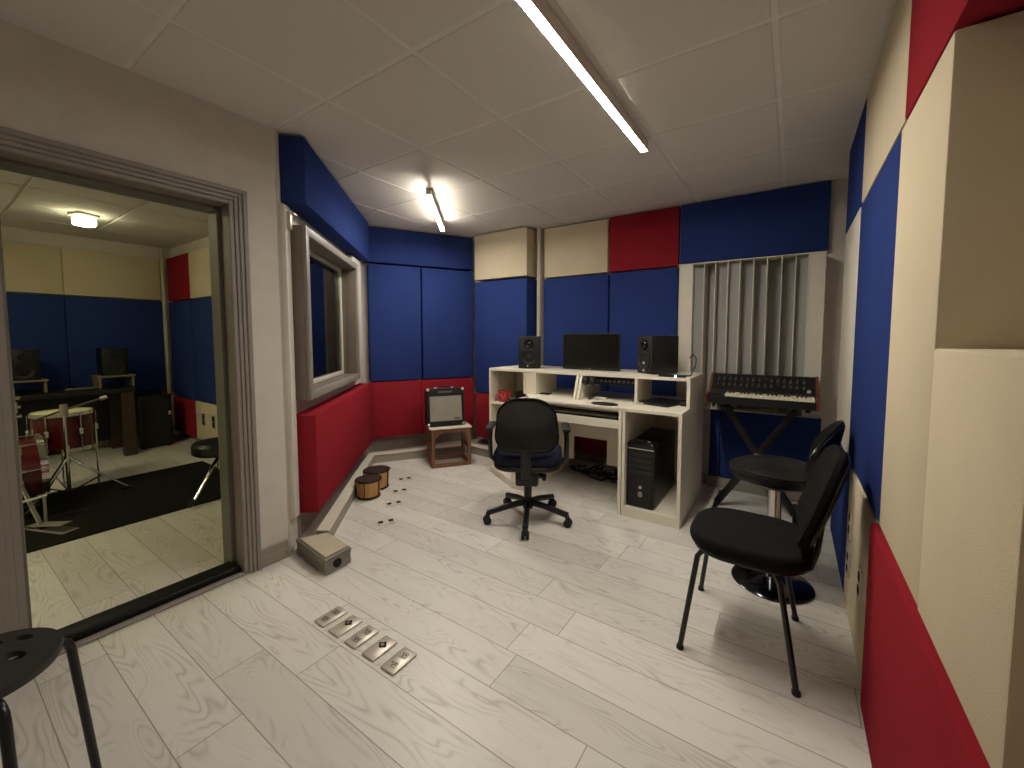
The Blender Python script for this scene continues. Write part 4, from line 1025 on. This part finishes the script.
# drum throne, partly hidden by the jamb
dt = thing('drum_throne', 'black drum throne on tripod legs beside the doorway jamb', 'drum throne', (-3.75, 1.32, 0))
c = Vector((-3.80, 1.36, 0))
b = MB(); b.lathe([(0, .33), (.15, .33), (.172, .345), (.175, .405), (.160, .428), (0, .435)], c, 40); b.build('seat', 'vinyl', dt)
b = MB(); b.cyl(c+Vector((0, 0, .20)), c+Vector((0, 0, .33)), .014, n=14); b.build('column', 'chrome', dt)
for k in range(3):
    a = math.radians(-55)+2*PI*k/3; d = Vector((math.cos(a), math.sin(a), 0))
    b = MB(); b.tube([c+d*.015+Vector((0, 0, .29)), c+d*.30+Vector((0, 0, .03))], .008, 8, rb=.014); lg = b.build('leg', 'chrome', dt)
    b = MB(); b.cyl(c+d*.28+Vector((0, 0, .052)), c+d*.325+Vector((0, 0, .028)), .017, n=12); b.build('rubber_foot', 'blackmat', lg)
# black guitar cabinet, keyboard bench and two speakers at the far wall
ac = thing('bass_amplifier', 'large black amplifier cabinet on the floor in the drum room corner', 'amplifier', (-6.15, 1.60, 0))
b = MB(); b.box(-6.42, -5.98, 1.40, 1.70, .012, .60, .012, 2); b.build('cabinet', 'black', ac)
b = MB(); b.box(-5.982, -5.972, 1.425, 1.675, .05, .56, .003, 1); b.build('grille', 'blackmat', ac)
b = MB(); b.box(-5.985, -5.965, 1.66, 1.695, .36, .41, .006, 2); b.build('corner_guard', 'steeldark', ac)
for y in (1.44, 1.66):
    b = MB(); b.cyl((-6.02, y, 0), (-6.02, y, .0125), .02, n=12); b.build('foot', 'blackmat', ac)
tb = thing('dark_table', 'low dark table with brown legs against the far drum room wall', 'table', (-6.05, .9, 0))
b = MB(); b.box(-6.42, -5.80, .20, 1.36, .68, .72, .004, 1); b.build('table_top', 'black', tb)
for x, y in ((-5.85, 1.29), (-6.36, 1.29), (-5.85, .26), (-6.36, .26)):
    b = MB(); b.box(x-.04, x+.04, y-.05, y+.05, 0, .679, .004, 1); b.build('leg', 'darkwood', tb)
b = MB(); b.box(-6.40, -6.36, .32, 1.26, .10, .678, .002, 1); b.build('back_panel', 'black', tb)
for i, (y, lb) in enumerate(((.62, 'black speaker on the left tan riser in the drum room'), (1.26, 'black speaker on the right tan riser in the drum room'))):
    rs = thing('speaker_riser', ['tan wooden riser under the left drum room speaker', 'tan wooden riser under the right drum room speaker'][i], 'speaker riser', (-6.2, y, .7205))
    b = MB(); b.box(-6.32, -6.02, y-.15, y+.15, .828, .846, .003, 1); b.build('top_board', 'tanwood', rs)
    for s in (-1, 1):
        b = MB(); b.box(-6.30, -6.04, y+s*.13-.01, y+s*.13+.01, .7205, .8275, .002, 1); b.build('side_board', 'tanwood', rs)
    sp = thing('loudspeaker', lb, 'speaker', (-6.18, y, .8465), 0)
    b = MB(); b.box(-6.29, -6.06, y-.105, y+.105, .8465, 1.14, .01, 2); b.build('cabinet', 'black', sp)
    b = MB(); b.lathe([(.075, 0), (.075, .008), (.065, .008), (.03, -.006), (0, .004)], (-6.06, y, .93), 28, Matrix.Rotation(PI/2, 4, 'Y')); b.build('woofer', 'cone', sp)
    b = MB(); b.lathe([(.034, 0), (.034, .006), (.02, .003), (0, .008)], (-6.06, y, 1.07), 20, Matrix.Rotation(PI/2, 4, 'Y')); b.build('tweeter', 'blackgloss', sp)
lt = thing('keyboard_bench', 'small dark electronic keyboard lying across the far drum room table', 'keyboard', (-5.9, .95, .7205))
b = MB(); b.box(-5.98, -5.83, .84, 1.08, .7205, .745, .005, 2); b.build('body', 'blackmat', lt)
b = MB()
for k in range(12): b.box(-5.90, -5.832, .85+k*.0185, .867+k*.0185, .7455, .752, .001, 1)
b.build('keys', 'steeldark', lt)
